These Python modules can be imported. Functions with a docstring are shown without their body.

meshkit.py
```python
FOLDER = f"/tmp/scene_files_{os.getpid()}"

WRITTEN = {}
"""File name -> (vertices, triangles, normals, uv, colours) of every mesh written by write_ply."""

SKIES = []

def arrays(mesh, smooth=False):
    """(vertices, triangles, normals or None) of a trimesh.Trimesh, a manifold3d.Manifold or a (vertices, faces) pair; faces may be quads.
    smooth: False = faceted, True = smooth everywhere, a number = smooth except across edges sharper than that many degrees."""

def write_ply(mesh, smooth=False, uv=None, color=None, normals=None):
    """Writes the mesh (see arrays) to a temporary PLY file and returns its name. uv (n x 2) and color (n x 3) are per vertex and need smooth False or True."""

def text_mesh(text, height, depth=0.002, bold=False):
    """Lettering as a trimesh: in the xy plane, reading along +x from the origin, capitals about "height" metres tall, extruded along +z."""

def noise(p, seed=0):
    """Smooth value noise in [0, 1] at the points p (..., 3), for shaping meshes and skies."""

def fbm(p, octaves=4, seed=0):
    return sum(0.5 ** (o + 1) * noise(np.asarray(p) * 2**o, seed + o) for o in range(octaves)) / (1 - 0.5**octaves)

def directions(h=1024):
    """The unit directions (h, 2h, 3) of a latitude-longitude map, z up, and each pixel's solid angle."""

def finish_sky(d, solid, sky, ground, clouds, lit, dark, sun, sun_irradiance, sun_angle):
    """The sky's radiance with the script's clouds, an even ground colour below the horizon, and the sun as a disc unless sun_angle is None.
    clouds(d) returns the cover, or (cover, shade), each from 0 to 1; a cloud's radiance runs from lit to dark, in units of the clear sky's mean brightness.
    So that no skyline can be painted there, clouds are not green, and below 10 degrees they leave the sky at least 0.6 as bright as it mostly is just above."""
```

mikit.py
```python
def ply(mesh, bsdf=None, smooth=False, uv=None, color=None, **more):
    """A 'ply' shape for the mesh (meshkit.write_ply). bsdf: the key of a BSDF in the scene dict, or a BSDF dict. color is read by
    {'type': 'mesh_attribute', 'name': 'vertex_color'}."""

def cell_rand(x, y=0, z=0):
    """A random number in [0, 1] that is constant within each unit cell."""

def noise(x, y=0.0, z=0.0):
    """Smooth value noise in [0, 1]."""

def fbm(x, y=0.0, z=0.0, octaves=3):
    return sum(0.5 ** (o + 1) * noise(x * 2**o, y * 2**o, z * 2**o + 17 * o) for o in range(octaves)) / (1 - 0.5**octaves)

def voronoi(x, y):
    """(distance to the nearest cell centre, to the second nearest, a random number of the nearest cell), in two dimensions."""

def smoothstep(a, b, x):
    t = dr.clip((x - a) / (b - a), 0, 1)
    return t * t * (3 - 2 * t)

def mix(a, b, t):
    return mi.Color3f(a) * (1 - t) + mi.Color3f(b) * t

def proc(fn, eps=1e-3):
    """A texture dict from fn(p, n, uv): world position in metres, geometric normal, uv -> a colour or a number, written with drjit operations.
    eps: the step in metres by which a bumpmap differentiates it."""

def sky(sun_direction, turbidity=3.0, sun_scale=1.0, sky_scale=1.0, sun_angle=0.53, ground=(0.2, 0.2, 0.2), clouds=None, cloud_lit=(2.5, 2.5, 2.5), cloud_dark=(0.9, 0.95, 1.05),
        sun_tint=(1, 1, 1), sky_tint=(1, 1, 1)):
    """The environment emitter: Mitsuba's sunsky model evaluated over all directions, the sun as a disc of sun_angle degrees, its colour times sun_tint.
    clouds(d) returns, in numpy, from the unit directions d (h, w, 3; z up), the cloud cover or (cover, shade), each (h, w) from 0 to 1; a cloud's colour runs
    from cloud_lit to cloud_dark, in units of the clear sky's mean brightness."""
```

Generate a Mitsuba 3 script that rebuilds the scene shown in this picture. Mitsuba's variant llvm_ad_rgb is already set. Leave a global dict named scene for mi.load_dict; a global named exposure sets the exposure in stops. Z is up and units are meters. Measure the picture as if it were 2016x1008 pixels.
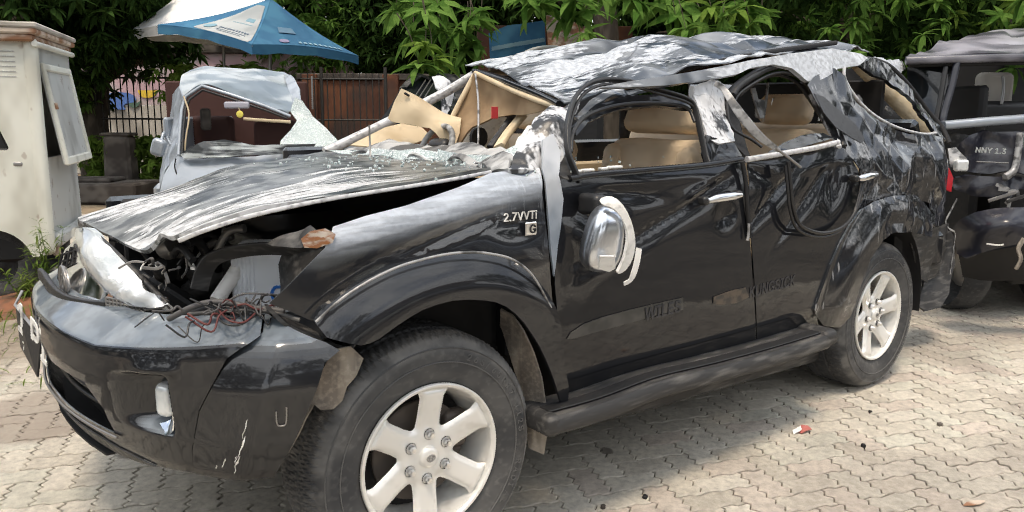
# A wrecked black off-road car on zigzag pavers in a yard of wrecks. Built in metres: x runs from the nose to the tail of the car, y away from its near side, z up.
import math, random
import numpy as np, trimesh, shapely
import mitsuba as mi, drjit as dr
import mikit, meshkit
from mikit import noise, fbm, voronoi, cell_rand, smoothstep, mix
from shapely.geometry import Polygon, LineString, Point
from scipy.interpolate import RBFInterpolator
from scipy.spatial import Delaunay

scene = {'type': 'scene'}
labels = {}
T4 = mi.ScalarTransform4f

# ------------------------------------------------------------------ camera, sky, exposure
CAM = np.array([-1.1747, -1.8459, 1.4136]); YAW, PIT, ROL = 0.6728, 0.1568, 0.0051
fwd = np.array([math.sin(YAW)*math.cos(PIT), math.cos(YAW)*math.cos(PIT), -math.sin(PIT)])
rgt = np.array([math.cos(YAW), -math.sin(YAW), 0.0]); upv = np.cross(rgt, fwd)
upr = -rgt*math.sin(ROL) + upv*math.cos(ROL)
scene['camera'] = {'type': 'perspective', 'fov': 67.067, 'fov_axis': 'x', 'near_clip': 0.05, 'far_clip': 600.0,
    'principal_point_offset_y': 0.0441,
    'to_world': T4().look_at(origin=CAM.tolist(), target=(CAM+fwd).tolist(), up=upr.tolist())}
def clouds(d):
    n = meshkit.fbm(d*np.array([2.2, 2.2, 4.0])+5, 4, 3)
    return np.clip((n-.28)*4, 0, 1)*.9+.1, np.clip((n-.62)*2.5, 0, 1)*.5
scene['sky'] = mikit.sky((-.24, -.24, .94), turbidity=4, sun_scale=.42, sun_angle=14.0, clouds=clouds, cloud_lit=(3.1, 3.15, 3.2), cloud_dark=(1.4, 1.45, 1.55), ground=(.22, .21, .19))
exposure = 2.12

# ------------------------------------------------------------------ helpers
def num(key):
    if key not in scene and key not in labels: return key
    k = 1
    while '%s_%03d' % (key, k) in scene or '%s_%03d' % (key, k) in labels: k += 1
    return '%s_%03d' % (key, k)
def thing(name, label, cat, group=None):
    k = num(name); labels[k] = {'label': label, 'category': cat}
    if group: labels[k]['group'] = group
    return k
def put(parent, name, mesh, mat, smooth=True, label=None, kind=None, **kw):
    k = num(parent+'__'+name if parent else name)
    scene[k] = mikit.ply(mesh, mat, smooth=smooth, **kw)
    if label or kind:
        labels[k] = {}
        if label: labels[k]['label'] = label
        if kind: labels[k]['kind'] = kind
    return k
def solo(name, mesh, mat, label, cat, smooth=True, group=None, kind=None):
    k = put(None, name, mesh, mat, smooth)
    labels[k] = {'label': label, 'category': cat}
    if group: labels[k]['group'] = group
    if kind: labels[k]['kind'] = kind
    return k
def cat_m(*ms):
    ms = [m for m in ms if m is not None]
    return trimesh.util.concatenate(ms)
def TM(v, f): return trimesh.Trimesh(np.asarray(v, float), np.asarray(f, int), process=False)

def ring(pts, it):
    pts = np.asarray(pts, float)
    for _ in range(it):
        nx = np.roll(pts, -1, 0); pts = np.stack([pts*.75+nx*.25, pts*.25+nx*.75], 1).reshape(-1, pts.shape[1])
    return pts
def spline(pts, n=6, closed=False):
    p = np.asarray(pts, float)
    if len(p) < 3: return np.linspace(p[0], p[-1], n+1)
    q = np.vstack([2*p[0]-p[1], p, 2*p[-1]-p[-2]])
    out = []
    for i in range(1, len(q)-2):
        a, b, c, d = q[i-1:i+3]
        for t in np.arange(n)/n:
            out.append(.5*(2*b+(c-a)*t+(2*a-5*b+4*c-d)*t*t+(3*b-a-3*c+d)*t**3))
    return np.array(out+[p[-1]])
def tri2d(poly, h):
    B = []
    for r in [poly.exterior]+list(poly.interiors):
        B.append(np.array(shapely.segmentize(r, h).coords)[:-1])
    B = np.vstack(B)
    x0, y0, x1, y1 = poly.bounds
    gx, gy = np.meshgrid(np.arange(x0, x1, h), np.arange(y0, y1, h*.87))
    gx = gx+(np.arange(gx.shape[0]) % 2)[:, None]*h*.5
    g = np.stack([gx.ravel(), gy.ravel()], 1)
    inn = poly.buffer(-h*.55)
    if not inn.is_empty:
        g = g[shapely.contains_xy(inn, g[:, 0], g[:, 1])]; B2 = np.vstack([B, g])
    else: B2 = B
    B2 = B2+np.random.default_rng(len(B2)).uniform(-1e-6, 1e-6, B2.shape)
    t = Delaunay(B2).simplices
    c = B2[t].mean(1)
    return B2, t[shapely.contains_xy(poly, c[:, 0], c[:, 1])]
def vnorm(v, f):
    n = np.zeros_like(v); fn = np.cross(v[f[:, 1]]-v[f[:, 0]], v[f[:, 2]]-v[f[:, 0]])
    for k in range(3): np.add.at(n, f[:, k], fn)
    return n/np.maximum(np.linalg.norm(n, axis=1, keepdims=True), 1e-12)
def shell(v, f, t):
    """A sheet of thickness t: front, back and rim have their own vertices so that the edge stays crisp."""
    n = vnorm(v, f); b = v-n*t
    e = np.sort(f[:, [0, 1, 1, 2, 2, 0]].reshape(-1, 2), 1); de = f[:, [0, 1, 1, 2, 2, 0]].reshape(-1, 2)
    _, idx, cnt = np.unique(e, axis=0, return_index=True, return_counts=True)
    be = de[idx[cnt == 1]]; N = len(v)
    V = [v, b]; F = [f, f[:, ::-1]+N]
    m = len(be); base = 2*N
    V += [v[be[:, 0]], v[be[:, 1]], b[be[:, 0]], b[be[:, 1]]]
    a = np.arange(m)+base
    F += [np.stack([a+m, a, a+2*m], 1), np.stack([a+m, a+2*m, a+3*m], 1)]
    return TM(np.vstack(V), np.vstack(F))
def ridged(p, freq, seed):
    n = sum((1-np.abs(2*meshkit.noise(p*freq*2**o+seed*7.3, seed+o)-1))*.55**o for o in range(3))
    return n/1.85
def facets(u, v, L, seed):
    """Flat facets meeting in sharp creases, as in crushed sheet metal: heights in about -1..1, facets about L metres across."""
    from scipy.interpolate import LinearNDInterpolator
    rg = np.random.default_rng(seed); x0, x1, y0, y1 = u.min()-2*L, u.max()+2*L, v.min()-2*L, v.max()+2*L
    gx, gy = np.meshgrid(np.arange(x0, x1, L), np.arange(y0, y1, L)); p = np.stack([gx.ravel(), gy.ravel()], 1)+rg.uniform(-.48, .48, (gx.size, 2))*L
    return LinearNDInterpolator(p, rg.uniform(-1, 1, len(p)), fill_value=0.)(np.stack([u, v], 1))
def sheet(pts, h=.025, t=.004, lift=None, inner=(), holes=(), crumple=None, chaikin=0, face=None, extra=None):
    """A thin curved panel inside the outline pts. lift: y of (x, z) points; otherwise a smooth surface through the outline and the inner points."""
    P = np.asarray(pts, float)
    if chaikin: P = ring(P, chaikin)
    if lift is not None:
        uv = P[:, [0, 2]]
        poly = Polygon(uv, [np.asarray(q, float)[:, [0, 2]] for q in holes]).buffer(0)
        if poly.geom_type != 'Polygon': poly = max(poly.geoms, key=lambda g: g.area)
        q, f = tri2d(poly, h)
        v = np.stack([q[:, 0], lift(q[:, 0], q[:, 1]), q[:, 1]], 1); up = np.array([0, -1, 0.])
    else:
        c = P.mean(0); _, _, W = np.linalg.svd(P-c)
        E1, E2, Nn = W
        allp = np.vstack([P]+([np.asarray(inner, float)] if len(inner) else []))-c
        poly = Polygon((P-c) @ np.stack([E1, E2], 1)).buffer(0)
        if poly.geom_type != 'Polygon': poly = max(poly.geoms, key=lambda g: g.area)
        q, f = tri2d(poly, h)
        ctl = allp @ np.stack([E1, E2], 1)
        _, ui = np.unique(np.round(ctl, 4), axis=0, return_index=True)
        w = RBFInterpolator(ctl[ui], (allp @ Nn)[ui], kernel='thin_plate_spline', smoothing=1e-5)(q)
        v = c+q[:, :1]*E1+q[:, 1:]*E2+w[:, None]*Nn
        up = CAMSIDE-c if face is None else np.asarray(face, float)
    n = vnorm(v, f)
    if (n.mean(0) @ up) < 0: f = f[:, ::-1]; n = -n
    if extra is not None: v = v+n*extra(v)[:, None]; n = vnorm(v, f)
    if crumple: 
        a, fr, sd = crumple
        hgt = .55*facets(q[:, 0], q[:, 1], .62/fr, sd)+.22*facets(q[:, 0]*.8+q[:, 1]*.6, q[:, 1]*.8-q[:, 0]*.6, .30/fr, sd+5)+.35*(ridged(v, fr*.7, sd)-.6)
        v = v+n*(a*hgt)[:, None]
    return shell(v, f, t)
CAMSIDE = np.array([-1.0, -3.0, 2.2])
def frames(p):
    t = np.gradient(p, axis=0); t /= np.maximum(np.linalg.norm(t, axis=1, keepdims=True), 1e-9)
    a = np.array([0, 0, 1.]) if abs(t[0, 2]) < .9 else np.array([1., 0, 0])
    N = []; n = a-t[0]*(a @ t[0])
    for i in range(len(p)):
        n = n-t[i]*(n @ t[i]); n /= max(np.linalg.norm(n), 1e-9); N.append(n.copy())
    N = np.array(N); return t, N, np.cross(t, N)
def sweep(path, sec, sm=5, scale=None, cap=True):
    """Sweeps the closed section (k, 2) along the path."""
    p = spline(path, sm) if sm else np.asarray(path, float)
    _, N, B = frames(p); sec = np.asarray(sec, float); k = len(sec); m = len(p)
    s = np.ones(m) if scale is None else np.interp(np.linspace(0, 1, m), np.linspace(0, 1, len(scale)), scale)
    V = (p[:, None]+s[:, None, None]*(sec[None, :, :1]*N[:, None]+sec[None, :, 1:]*B[:, None])).reshape(-1, 3)
    i = np.arange(m-1)[:, None]*k; j = np.arange(k)[None]; j2 = (j+1) % k
    a, b, c, d = (i+j).ravel(), (i+j2).ravel(), (i+k+j2).ravel(), (i+k+j).ravel()
    F = [np.stack([a, c, b], 1), np.stack([a, d, c], 1)]; V = [V]
    if cap:
        for e, r in ((0, False), (m-1, True)):
            o = sum(map(len, V)); V.append(np.vstack([p[e], V[0][e*k:e*k+k]]))
            q = np.stack([np.full(k, o), o+1+np.arange(k), o+1+(np.arange(k)+1) % k], 1); F.append(q[:, ::-1] if r else q)
    m_ = TM(np.vstack(V), np.vstack(F)); return m_
def tube(path, r, n=8, sm=5, scale=None, flat=1.0):
    a = np.arange(n)/n*2*np.pi
    return sweep(path, np.stack([np.cos(a)*r, np.sin(a)*r*flat], 1), sm, scale)
def bar(path, w, t, sm=5, scale=None):
    b = min(w, t)*.25; w, t = w/2, t/2
    return sweep(path, [(-w+b, -t), (w-b, -t), (w, -t+b), (w, t-b), (w-b, t), (-w+b, t), (-w, t-b), (-w, -t+b)], sm, scale)
def rbox(c, s, b=.01, rz=0., rx=0., ry=0., taper=1.0):
    s = np.asarray(s, float)/2; b = min(b, s.min()*.9); V = []
    for sx in (-1, 1):
        for sy in (-1, 1):
            for sz in (-1, 1):
                for k in range(3):
                    o = s-b; o = o.copy(); o[k] = s[k]; q = np.array([sx, sy, sz])*o
                    if sz > 0: q[:2] *= taper
                    V.append(q)
    m = trimesh.convex.convex_hull(np.array(V))
    R = trimesh.transformations.euler_matrix(rx, ry, rz, 'sxyz'); m.apply_transform(R); m.apply_translation(c); return m
def softbox(c, s, b, rz=0., rx=0., ry=0., lump=0., seed=0, n=3, taper=1.0):
    """A cushion-like rounded box."""
    import manifold3d as m3
    s = np.asarray(s, float)/2-b; H = []
    for sx in (-1, 1):
        for sy in (-1, 1):
            for sz in (-1, 1):
                k = taper if sz > 0 else 1.0
                H.append(m3.Manifold.sphere(b, 16).translate((sx*s[0]*k, sy*s[1]*k, sz*s[2])))
    M = m3.Manifold.batch_hull(H).refine_to_length(max(b*.8, .02)); g = M.to_mesh()
    m = trimesh.Trimesh(g.vert_properties[:, :3], g.tri_verts)
    if lump: m.vertices += vnorm(np.array(m.vertices), np.array(m.faces))*(lump*(meshkit.fbm(np.array(m.vertices)*9+seed*3, 3, seed)-.5))[:, None]
    m.apply_transform(trimesh.transformations.euler_matrix(rx, ry, rz, 'sxyz')); m.apply_translation(c); return m
def lathe(prof, n=48, disp=None):
    """Turns the profile of (radius, y) about the y axis."""
    prof = np.asarray(prof, float); k = len(prof); a = np.arange(n)/n*2*np.pi
    r = np.broadcast_to(prof[None, :, 0], (n, k)).copy(); y = np.broadcast_to(prof[None, :, 1], (n, k)).copy()
    if disp is not None: r = r+disp(a[:, None]*np.ones((1, k)), prof)
    V = np.stack([r*np.cos(a)[:, None], y, r*np.sin(a)[:, None]], -1).reshape(-1, 3)
    i = np.arange(n)[:, None]*k; i2 = ((np.arange(n)+1) % n)[:, None]*k; j = np.arange(k-1)[None]
    A, B_, C_, D_ = (i+j).ravel(), (i+j+1).ravel(), (i2+j+1).ravel(), (i2+j).ravel()
    return TM(V, np.vstack([np.stack([A, B_, C_], 1), np.stack([A, C_, D_], 1)]))
def moved(m, M=None, t=None):
    m = m.copy()
    if M is not None: m.apply_transform(M)
    if t is not None: m.apply_translation(t)
    return m
def lettering(text, h, origin, xdir, ydir, depth=.002, bold=True):
    m = meshkit.text_mesh(text, h, depth, bold)
    x = np.asarray(xdir, float); x /= np.linalg.norm(x); y = np.asarray(ydir, float); y -= x*(x @ y); y /= np.linalg.norm(y)
    M = np.eye(4); M[:3, 0], M[:3, 1], M[:3, 2], M[:3, 3] = x, y, np.cross(x, y), origin
    m.apply_transform(M); return m

# ------------------------------------------------------------------ materials
def mat(name, base, rough=.5, bump=None, two=True, **kw):
    b = {'type': 'principled', 'base_color': base if isinstance(base, dict) else {'type': 'rgb', 'value': list(base)}, 'roughness': rough, **kw}
    if bump: b = {'type': 'bumpmap', 'arbitrary': mikit.proc(bump[0], bump[2] if len(bump) > 2 else 2e-3), 'scale': bump[1], 'bsdf': b}
    scene['m_'+name] = {'type': 'twosided', 'bsdf': b} if two else b
    return 'm_'+name
def c3(a): return mi.Color3f(*a) if isinstance(a, (tuple, list)) else a
def smask(p, kx, ky, kz, lo, hi): return smoothstep(lo, hi, fbm(p.x*kx+3.1, p.y*ky+7.7, p.z*kz+1.3, 3))
# black paint, a little dust, fine scratches; sky reflection and dust painted on upward faces
def pd(p): return smask(p, 7, 7, 7, .52, .85)*.16+smask(p, 60, 60, 60, .72, .8)*.18
def dust_sheen(p, n): return smoothstep(.45, .85, n.z)*(.7+.3*smask(p, 25, 25, 25, .3, .7))
def paint_c(p, n, uv): return mix(mix((.0070, .0078, .0105), (.20, .185, .16), .006+.07*pd(p)), (.33, .39, .45), dust_sheen(p, n)*.42)
def paint_r(p, n, uv): return .045+.16*pd(p)
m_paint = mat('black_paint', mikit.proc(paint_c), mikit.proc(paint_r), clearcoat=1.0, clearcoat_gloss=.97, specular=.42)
# rolled-over paint: scraped along x, dust lying on it
def scr(p):
    w = p.y+.10*fbm(p.x*1.5, p.y*2, 0, 2); k = fbm(p.x*1.2, w*26, p.z*8, 4); f = fbm(p.x*7, w*110, p.z*40, 2); z = fbm(p.x*3.2+2, p.y*5, 0, 3)
    return smoothstep(.47, .53, k+.55*(f-.5)+.75*(z-.585)-.12*smoothstep(-.25, .35, p.x))
def hood_c(p, n, uv):
    d = fbm(p.x*16, p.y*30, p.z*16, 4)
    return mix(mix((.022, .025, .026), (.17, .178, .175), smoothstep(.30, .70, d)*.9), (.49, .495, .50), scr(p)*(.5+.5*smask(p, 60, 60, 60, .3, .65)))
def hood_r(p, n, uv): return .30+.25*scr(p)
m_hood = mat('scraped_hood_paint', mikit.proc(hood_c), mikit.proc(hood_r), specular=.5, clearcoat=.35, clearcoat_gloss=.8)
def roofs(p):
    k = fbm(p.x*1.5+3.1, p.y*6+7.7, p.z*3, 4); f = fbm(p.x*9, p.y*70, p.z*70, 3)
    return smoothstep(.45, .53, k+.34*(f-.5))
def crease(p, s):
    a, b, c = voronoi(p.x*s+.7*fbm(p.x*5, p.y*5, 0, 2), p.y*s*1.3+p.z*s*.6); return 1-smoothstep(.008, .045, b-a)
def roof_c(p, n, uv):
    r = roofs(p); d = .55+.45*smask(p, 60, 60, 60, .3, .7)
    return mix(mix(mix((.030, .036, .043), (.21, .225, .245), smask(p, 4, 4, 4, .42, .62)*.75), (.50, .53, .57), r*d), (.012, .012, .014), crease(p, 2.2)*.55*smoothstep(.27, .34, p.y))
def roof_r(p, n, uv): return .14+.26*roofs(p)
m_roof = mat('scraped_roof_paint', mikit.proc(roof_c), mikit.proc(roof_r), specular=.6, clearcoat=.8, clearcoat_gloss=.93)
def scuff_c(p, n, uv):
    k = fbm(p.x*13, p.y*13, p.z*8, 4); f = fbm(p.x*80, p.y*80, p.z*30, 2)
    return mix(mix((.02, .022, .026), (.68, .69, .71), smoothstep(.30, .47, k+.36*(f-.5))*(.72+.28*f)), (.05, .05, .05), crease(p, 9.0)*.35)
m_scuff = mat('scuffed_pillar', mikit.proc(scuff_c), .36, specular=.5, clearcoat=.4)
def fend_m(p):  # pale band along the wing top: sky reflection and dust painted in
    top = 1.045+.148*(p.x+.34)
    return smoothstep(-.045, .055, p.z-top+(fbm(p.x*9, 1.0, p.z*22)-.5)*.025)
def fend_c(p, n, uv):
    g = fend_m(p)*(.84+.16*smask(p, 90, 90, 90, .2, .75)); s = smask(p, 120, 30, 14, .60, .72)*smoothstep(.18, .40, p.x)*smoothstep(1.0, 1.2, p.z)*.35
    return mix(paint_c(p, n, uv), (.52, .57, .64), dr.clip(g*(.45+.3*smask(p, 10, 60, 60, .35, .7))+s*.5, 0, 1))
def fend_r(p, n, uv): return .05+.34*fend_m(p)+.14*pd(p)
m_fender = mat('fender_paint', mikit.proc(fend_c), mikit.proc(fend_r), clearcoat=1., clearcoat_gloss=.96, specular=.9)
def quart_c(p, n, uv):
    s = smask(p, 60, 60, 7, .68, .78)*.45+smask(p, 4, 4, 4, .56, .8)*smask(p, 70, 70, 70, .4, .75)*.45
    return mix(paint_c(p, n, uv), (.55, .56, .58), dr.clip(s, 0, 1)*.8)
m_quarter = mat('scratched_paint', mikit.proc(quart_c), .09, clearcoat=1., clearcoat_gloss=.95, specular=.9)
m_edge = mat('worn_edge', mikit.proc(lambda p, n, uv: mix((.62, .62, .62), (.20, .20, .21), smask(p, 60, 60, 60, .45, .75)*.7)), .35, metallic=.2)
m_strip = mat('dusty_door_edge', mikit.proc(lambda p, n, uv: mix((.20, .235, .28), (.48, .50, .53), smoothstep(1.0, 1.3, p.z+.25*(fbm(p.x*20, p.y*20, p.z*12, 3)-.5)))), .3, clearcoat=.6)  # pale blue reflection painted into the colour, brighter towards the top
m_plastic = mat('black_plastic', (.018, .018, .019), .42)
m_dark = mat('dark_underbody', (.010, .010, .011), .7)
def dusty_c(p, n, uv): return mix((.022, .022, .023), (.23, .22, .205), .03+smask(p, 8, 50, 50, .42, .9)*.42)
m_dusty = mat('dusty_plastic', mikit.proc(dusty_c), .55)
m_seal = mat('rubber_seal', (.02, .02, .021), .38)
def tyre_c(p, n, uv):
    r = dr.sqrt(dr.square(dr.select(p.x > 1.4, p.x-2.728, p.x))+dr.square(p.z-.381))
    band = smoothstep(.325, .352, r)*(1-smoothstep(.366, .380, r))*smask(p, 14, 14, 14, .25, .7)
    return mix(tyre_b(p), (.30, .29, .275), band*.45)
def tyre_b(p): return mix((.042, .043, .046), (.20, .195, .185), smask(p, 7, 7, 7, .30, .85)*.40+smask(p, 60, 60, 60, .45, .85)*.22)
m_tyre = mat('tyre_rubber', mikit.proc(tyre_c), .72, specular=.35)
m_disc = mat('rusty_brake', (.10, .085, .075), .6, metallic=.4)
m_relief = mat('worn_rubber', (.105, .105, .105), .7)
m_alloy = mat('alloy', mikit.proc(lambda p, n, uv: mix((.80, .79, .755), (.50, .46, .40), smask(p, 24, 24, 24, .55, .85)*.4)), .30, metallic=.30, specular=.6)
m_steel = mat('rough_steel', (.33, .32, .31), .4, metallic=.8)
m_chrome = mat('chrome', (.90, .90, .90), .10, metallic=1.)
m_mirror = mat('scuffed_chrome', mikit.proc(lambda p, n, uv: mix((.72, .75, .80), (.30, .31, .33), smask(p, 24, 24, 10, .5, .72)*.7)), .20, metallic=.95)
m_whiteplastic = mat('white_plastic', mikit.proc(lambda p, n, uv: mix((.72, .71, .68), (.40, .39, .37), smask(p, 30, 30, 30, .5, .8))), .45)
def beige_c(p, n, uv): return mix((.78, .64, .46), (.64, .50, .34), smask(p, 8, 8, 8, .35, .75))
def leather_b(p, n, uv):
    a, b, _ = voronoi(p.x*180+p.y*70, p.z*180+p.y*110); return smoothstep(0, .3, b-a)
m_leather = mat('beige_leather', mikit.proc(beige_c), .48, bump=(leather_b, .0006), specular=.4)
m_trim = mat('beige_trim', mikit.proc(lambda p, n, uv: mix((.60, .49, .33), (.45, .34, .20), smask(p, 10, 10, 10, .4, .8)*.8)), .7)
m_lining = mat('headliner_back', mikit.proc(lambda p, n, uv: mix((.34, .24, .14), (.22, .145, .08), smask(p, 6, 6, 6, .35, .7))), .85)
m_mud = mat('muddy_liner', mikit.proc(lambda p, n, uv: mix((.13, .112, .095), (.38, .335, .275), smask(p, 45, 45, 5, .30, .75)*.7+smask(p, 90, 90, 90, .4, .8)*.3)), .85)
m_cowl = mat('cowl_wreckage', mikit.proc(lambda p, n, uv: mix((.07, .07, .07), (.40, .40, .39), smask(p, 6, 22, 22, .36, .68))), .5)
m_primer = mat('bent_metal', mikit.proc(lambda p, n, uv: mix((.36, .36, .36), (.10, .10, .10), smask(p, 26, 26, 26, .45, .7))), .4, metallic=.3)
def shat_c(p, n, uv):
    a, b, c = voronoi(p.x*85+p.z*31, p.y*85+p.z*77); return mix((.30, .40, .40), (.86, .90, .90), smoothstep(.02, .3, b-a)*(.35+.65*c))
def shat_b(p, n, uv):
    a, b, c = voronoi(p.x*85+p.z*31, p.y*85+p.z*77); return smoothstep(0, .25, b-a)+c*.8
m_shatter = mat('shattered_glass', mikit.proc(shat_c), .18, bump=(shat_b, .003), specular=.8)
m_amber = mat('amber_lens', mikit.proc(lambda p, n, uv: mix((.21, .085, .03), (.36, .32, .27), smask(p, 40, 40, 90, .38, .62)*.9)), .3, specular=.6)
m_redlens = mat('red_lens', (.52, .02, .03), .2, specular=.6)
m_red = mat('red_plastic', (.48, .045, .05), .5)
m_blue = mat('blue_print', (.03, .16, .55), .5)
m_wire_red = mat('red_wire', (.10, .022, .02), .55)
m_wire_grey = mat('grey_wire', (.075, .072, .072), .55)
m_pale_lamp = mat('lamp_reflector', mikit.proc(lambda p, n, uv: mix((.80, .83, .84), (.50, .55, .56), smask(p, 14, 14, 14, .50, .75)*.7)), .24, metallic=.35)
m_batt = mat('battery_case', (.76, .79, .82), .4)
scene['m_window'] = {'type': 'thindielectric', 'int_ior': 1.5}
scene['m_lens'] = {'type': 'thindielectric', 'int_ior': 1.5}
m_darkglass = mat('dark_glass', (.012, .014, .016), .05, specular=.6)
m_decal = mat('grey_decal', mikit.proc(lambda p, n, uv: mix((.030, .031, .030), (.052, .051, .049), smask(p, 20, 20, 20, .4, .7))), .22, clearcoat=.6)
m_decal_dark = mat('dark_decal', (.018, .020, .027), .2, clearcoat=.8)
m_decal_tan = mat('tan_decal', mikit.proc(lambda p, n, uv: mix((.085, .066, .050), (.035, .032, .030), smask(p, 30, 30, 30, .42, .7))), .3)

#<surf>
def S(x, z):
    """y of the car's near side at (x, z), undamaged."""
    x, z = np.asarray(x, float), np.asarray(z, float)
    y = np.maximum(0, .52-z)*.30 - .025*np.clip(1-((z-.82)/.38)**2, 0, 1)
    y = y+np.maximum(0, z-1.2)*.42
    y = y+.30*np.maximum(0, -.12-x)**2+.35*np.maximum(0, x-3.05)**2
    top = 1.10+.148*(x+.34); t = np.clip(z-(top-.055), 0, .2)*(1-np.clip((x-.38)/.1, 0, 1))
    return y+9.0*np.minimum(t, .09)**2
#</surf>

# ------------------------------------------------------------------ ground: a yard of interlocking zigzag pavers
def joint_c(p, n, uv):
    near = smask(p, .9, .9, .9, .4, .6)
    return mix((.095, .085, .07), (.21, .19, .16), fbm(p.x*7, p.y*7, 0, 4))*(.8+.2*near)
m_joint = mat('sandy_joint', mikit.proc(joint_c), .95)
def gp_(p): return fbm(p.x*1.1+4, p.y*1.1, 0, 4)
def pav_c(tone):
    def f(p, n, uv):
        st = smoothstep(.52, .70, gp_(p)); fine = fbm(p.x*55, p.y*55, 0, 3)
        def spot(x, y, r, k): return smoothstep(1.0, .7, dr.sqrt(dr.square((p.x-x)/r)+dr.square((p.y-y)/(r*1.25)))+.9*(fbm(p.x*k, p.y*k, x*7, 2)-.5))
        oil = spot(-.50, 1.53, .085, 11)*.75+spot(-.335, 1.375, .062, 13)+spot(1.06, .31, .03, 20)*.8+spot(-.56, 1.72, .05, 15)*.6+spot(.35, -.35, .04, 15)*.4+spot(2.6, -.9, .05, 12)*.3
        rust = spot(-.52, 2.2, .20, 6)
        c = mix(tone, (.27, .235, .20), st*.55)
        c = c*(.86+.28*fbm(p.x*4.3, p.y*4.3, 5, 2))*(.72+.5*fine)*(.9+.2*fbm(p.x*260, p.y*260, 0, 2))
        c = mix(c, (.34, .20, .10), rust*.6)
        soil = smoothstep(2.2, 3.6, p.y-.35*p.x+2.0*(gp_(p)-.5))*smoothstep(.8, -.6, p.x)
        c = mix(c, (.16, .12, .085), soil*.75)
        brown_patch = smoothstep(1.0, .75, dr.sqrt(dr.square((p.x+.76)/.36)+dr.square((p.y-2.22)/.42))+.5*(fbm(p.x*4, p.y*4, 3, 3)-.5))  # duller brown patch on the pavers ahead of the bumper
        c = mix(c, (.235, .195, .16), brown_patch*.8)
        return mix(c, (.055, .042, .036), dr.clip(oil, 0, 1)*.85)
    return f
PT = [(.46, .425, .36), (.415, .38, .32), (.49, .455, .39), (.44, .39, .335), (.45, .43, .365)]
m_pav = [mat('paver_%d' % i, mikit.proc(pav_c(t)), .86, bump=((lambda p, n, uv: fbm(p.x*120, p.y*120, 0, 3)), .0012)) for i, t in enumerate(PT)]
g = 260.0
put(None, 'pavement', TM([(-g, -g, -.012), (g, -g, -.012), (g, g, -.012), (-g, g, -.012)], [(0, 1, 2), (0, 2, 3)]), m_joint, False, kind='structure')
CELL, ANG = .108, math.radians(-20.5)
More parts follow.
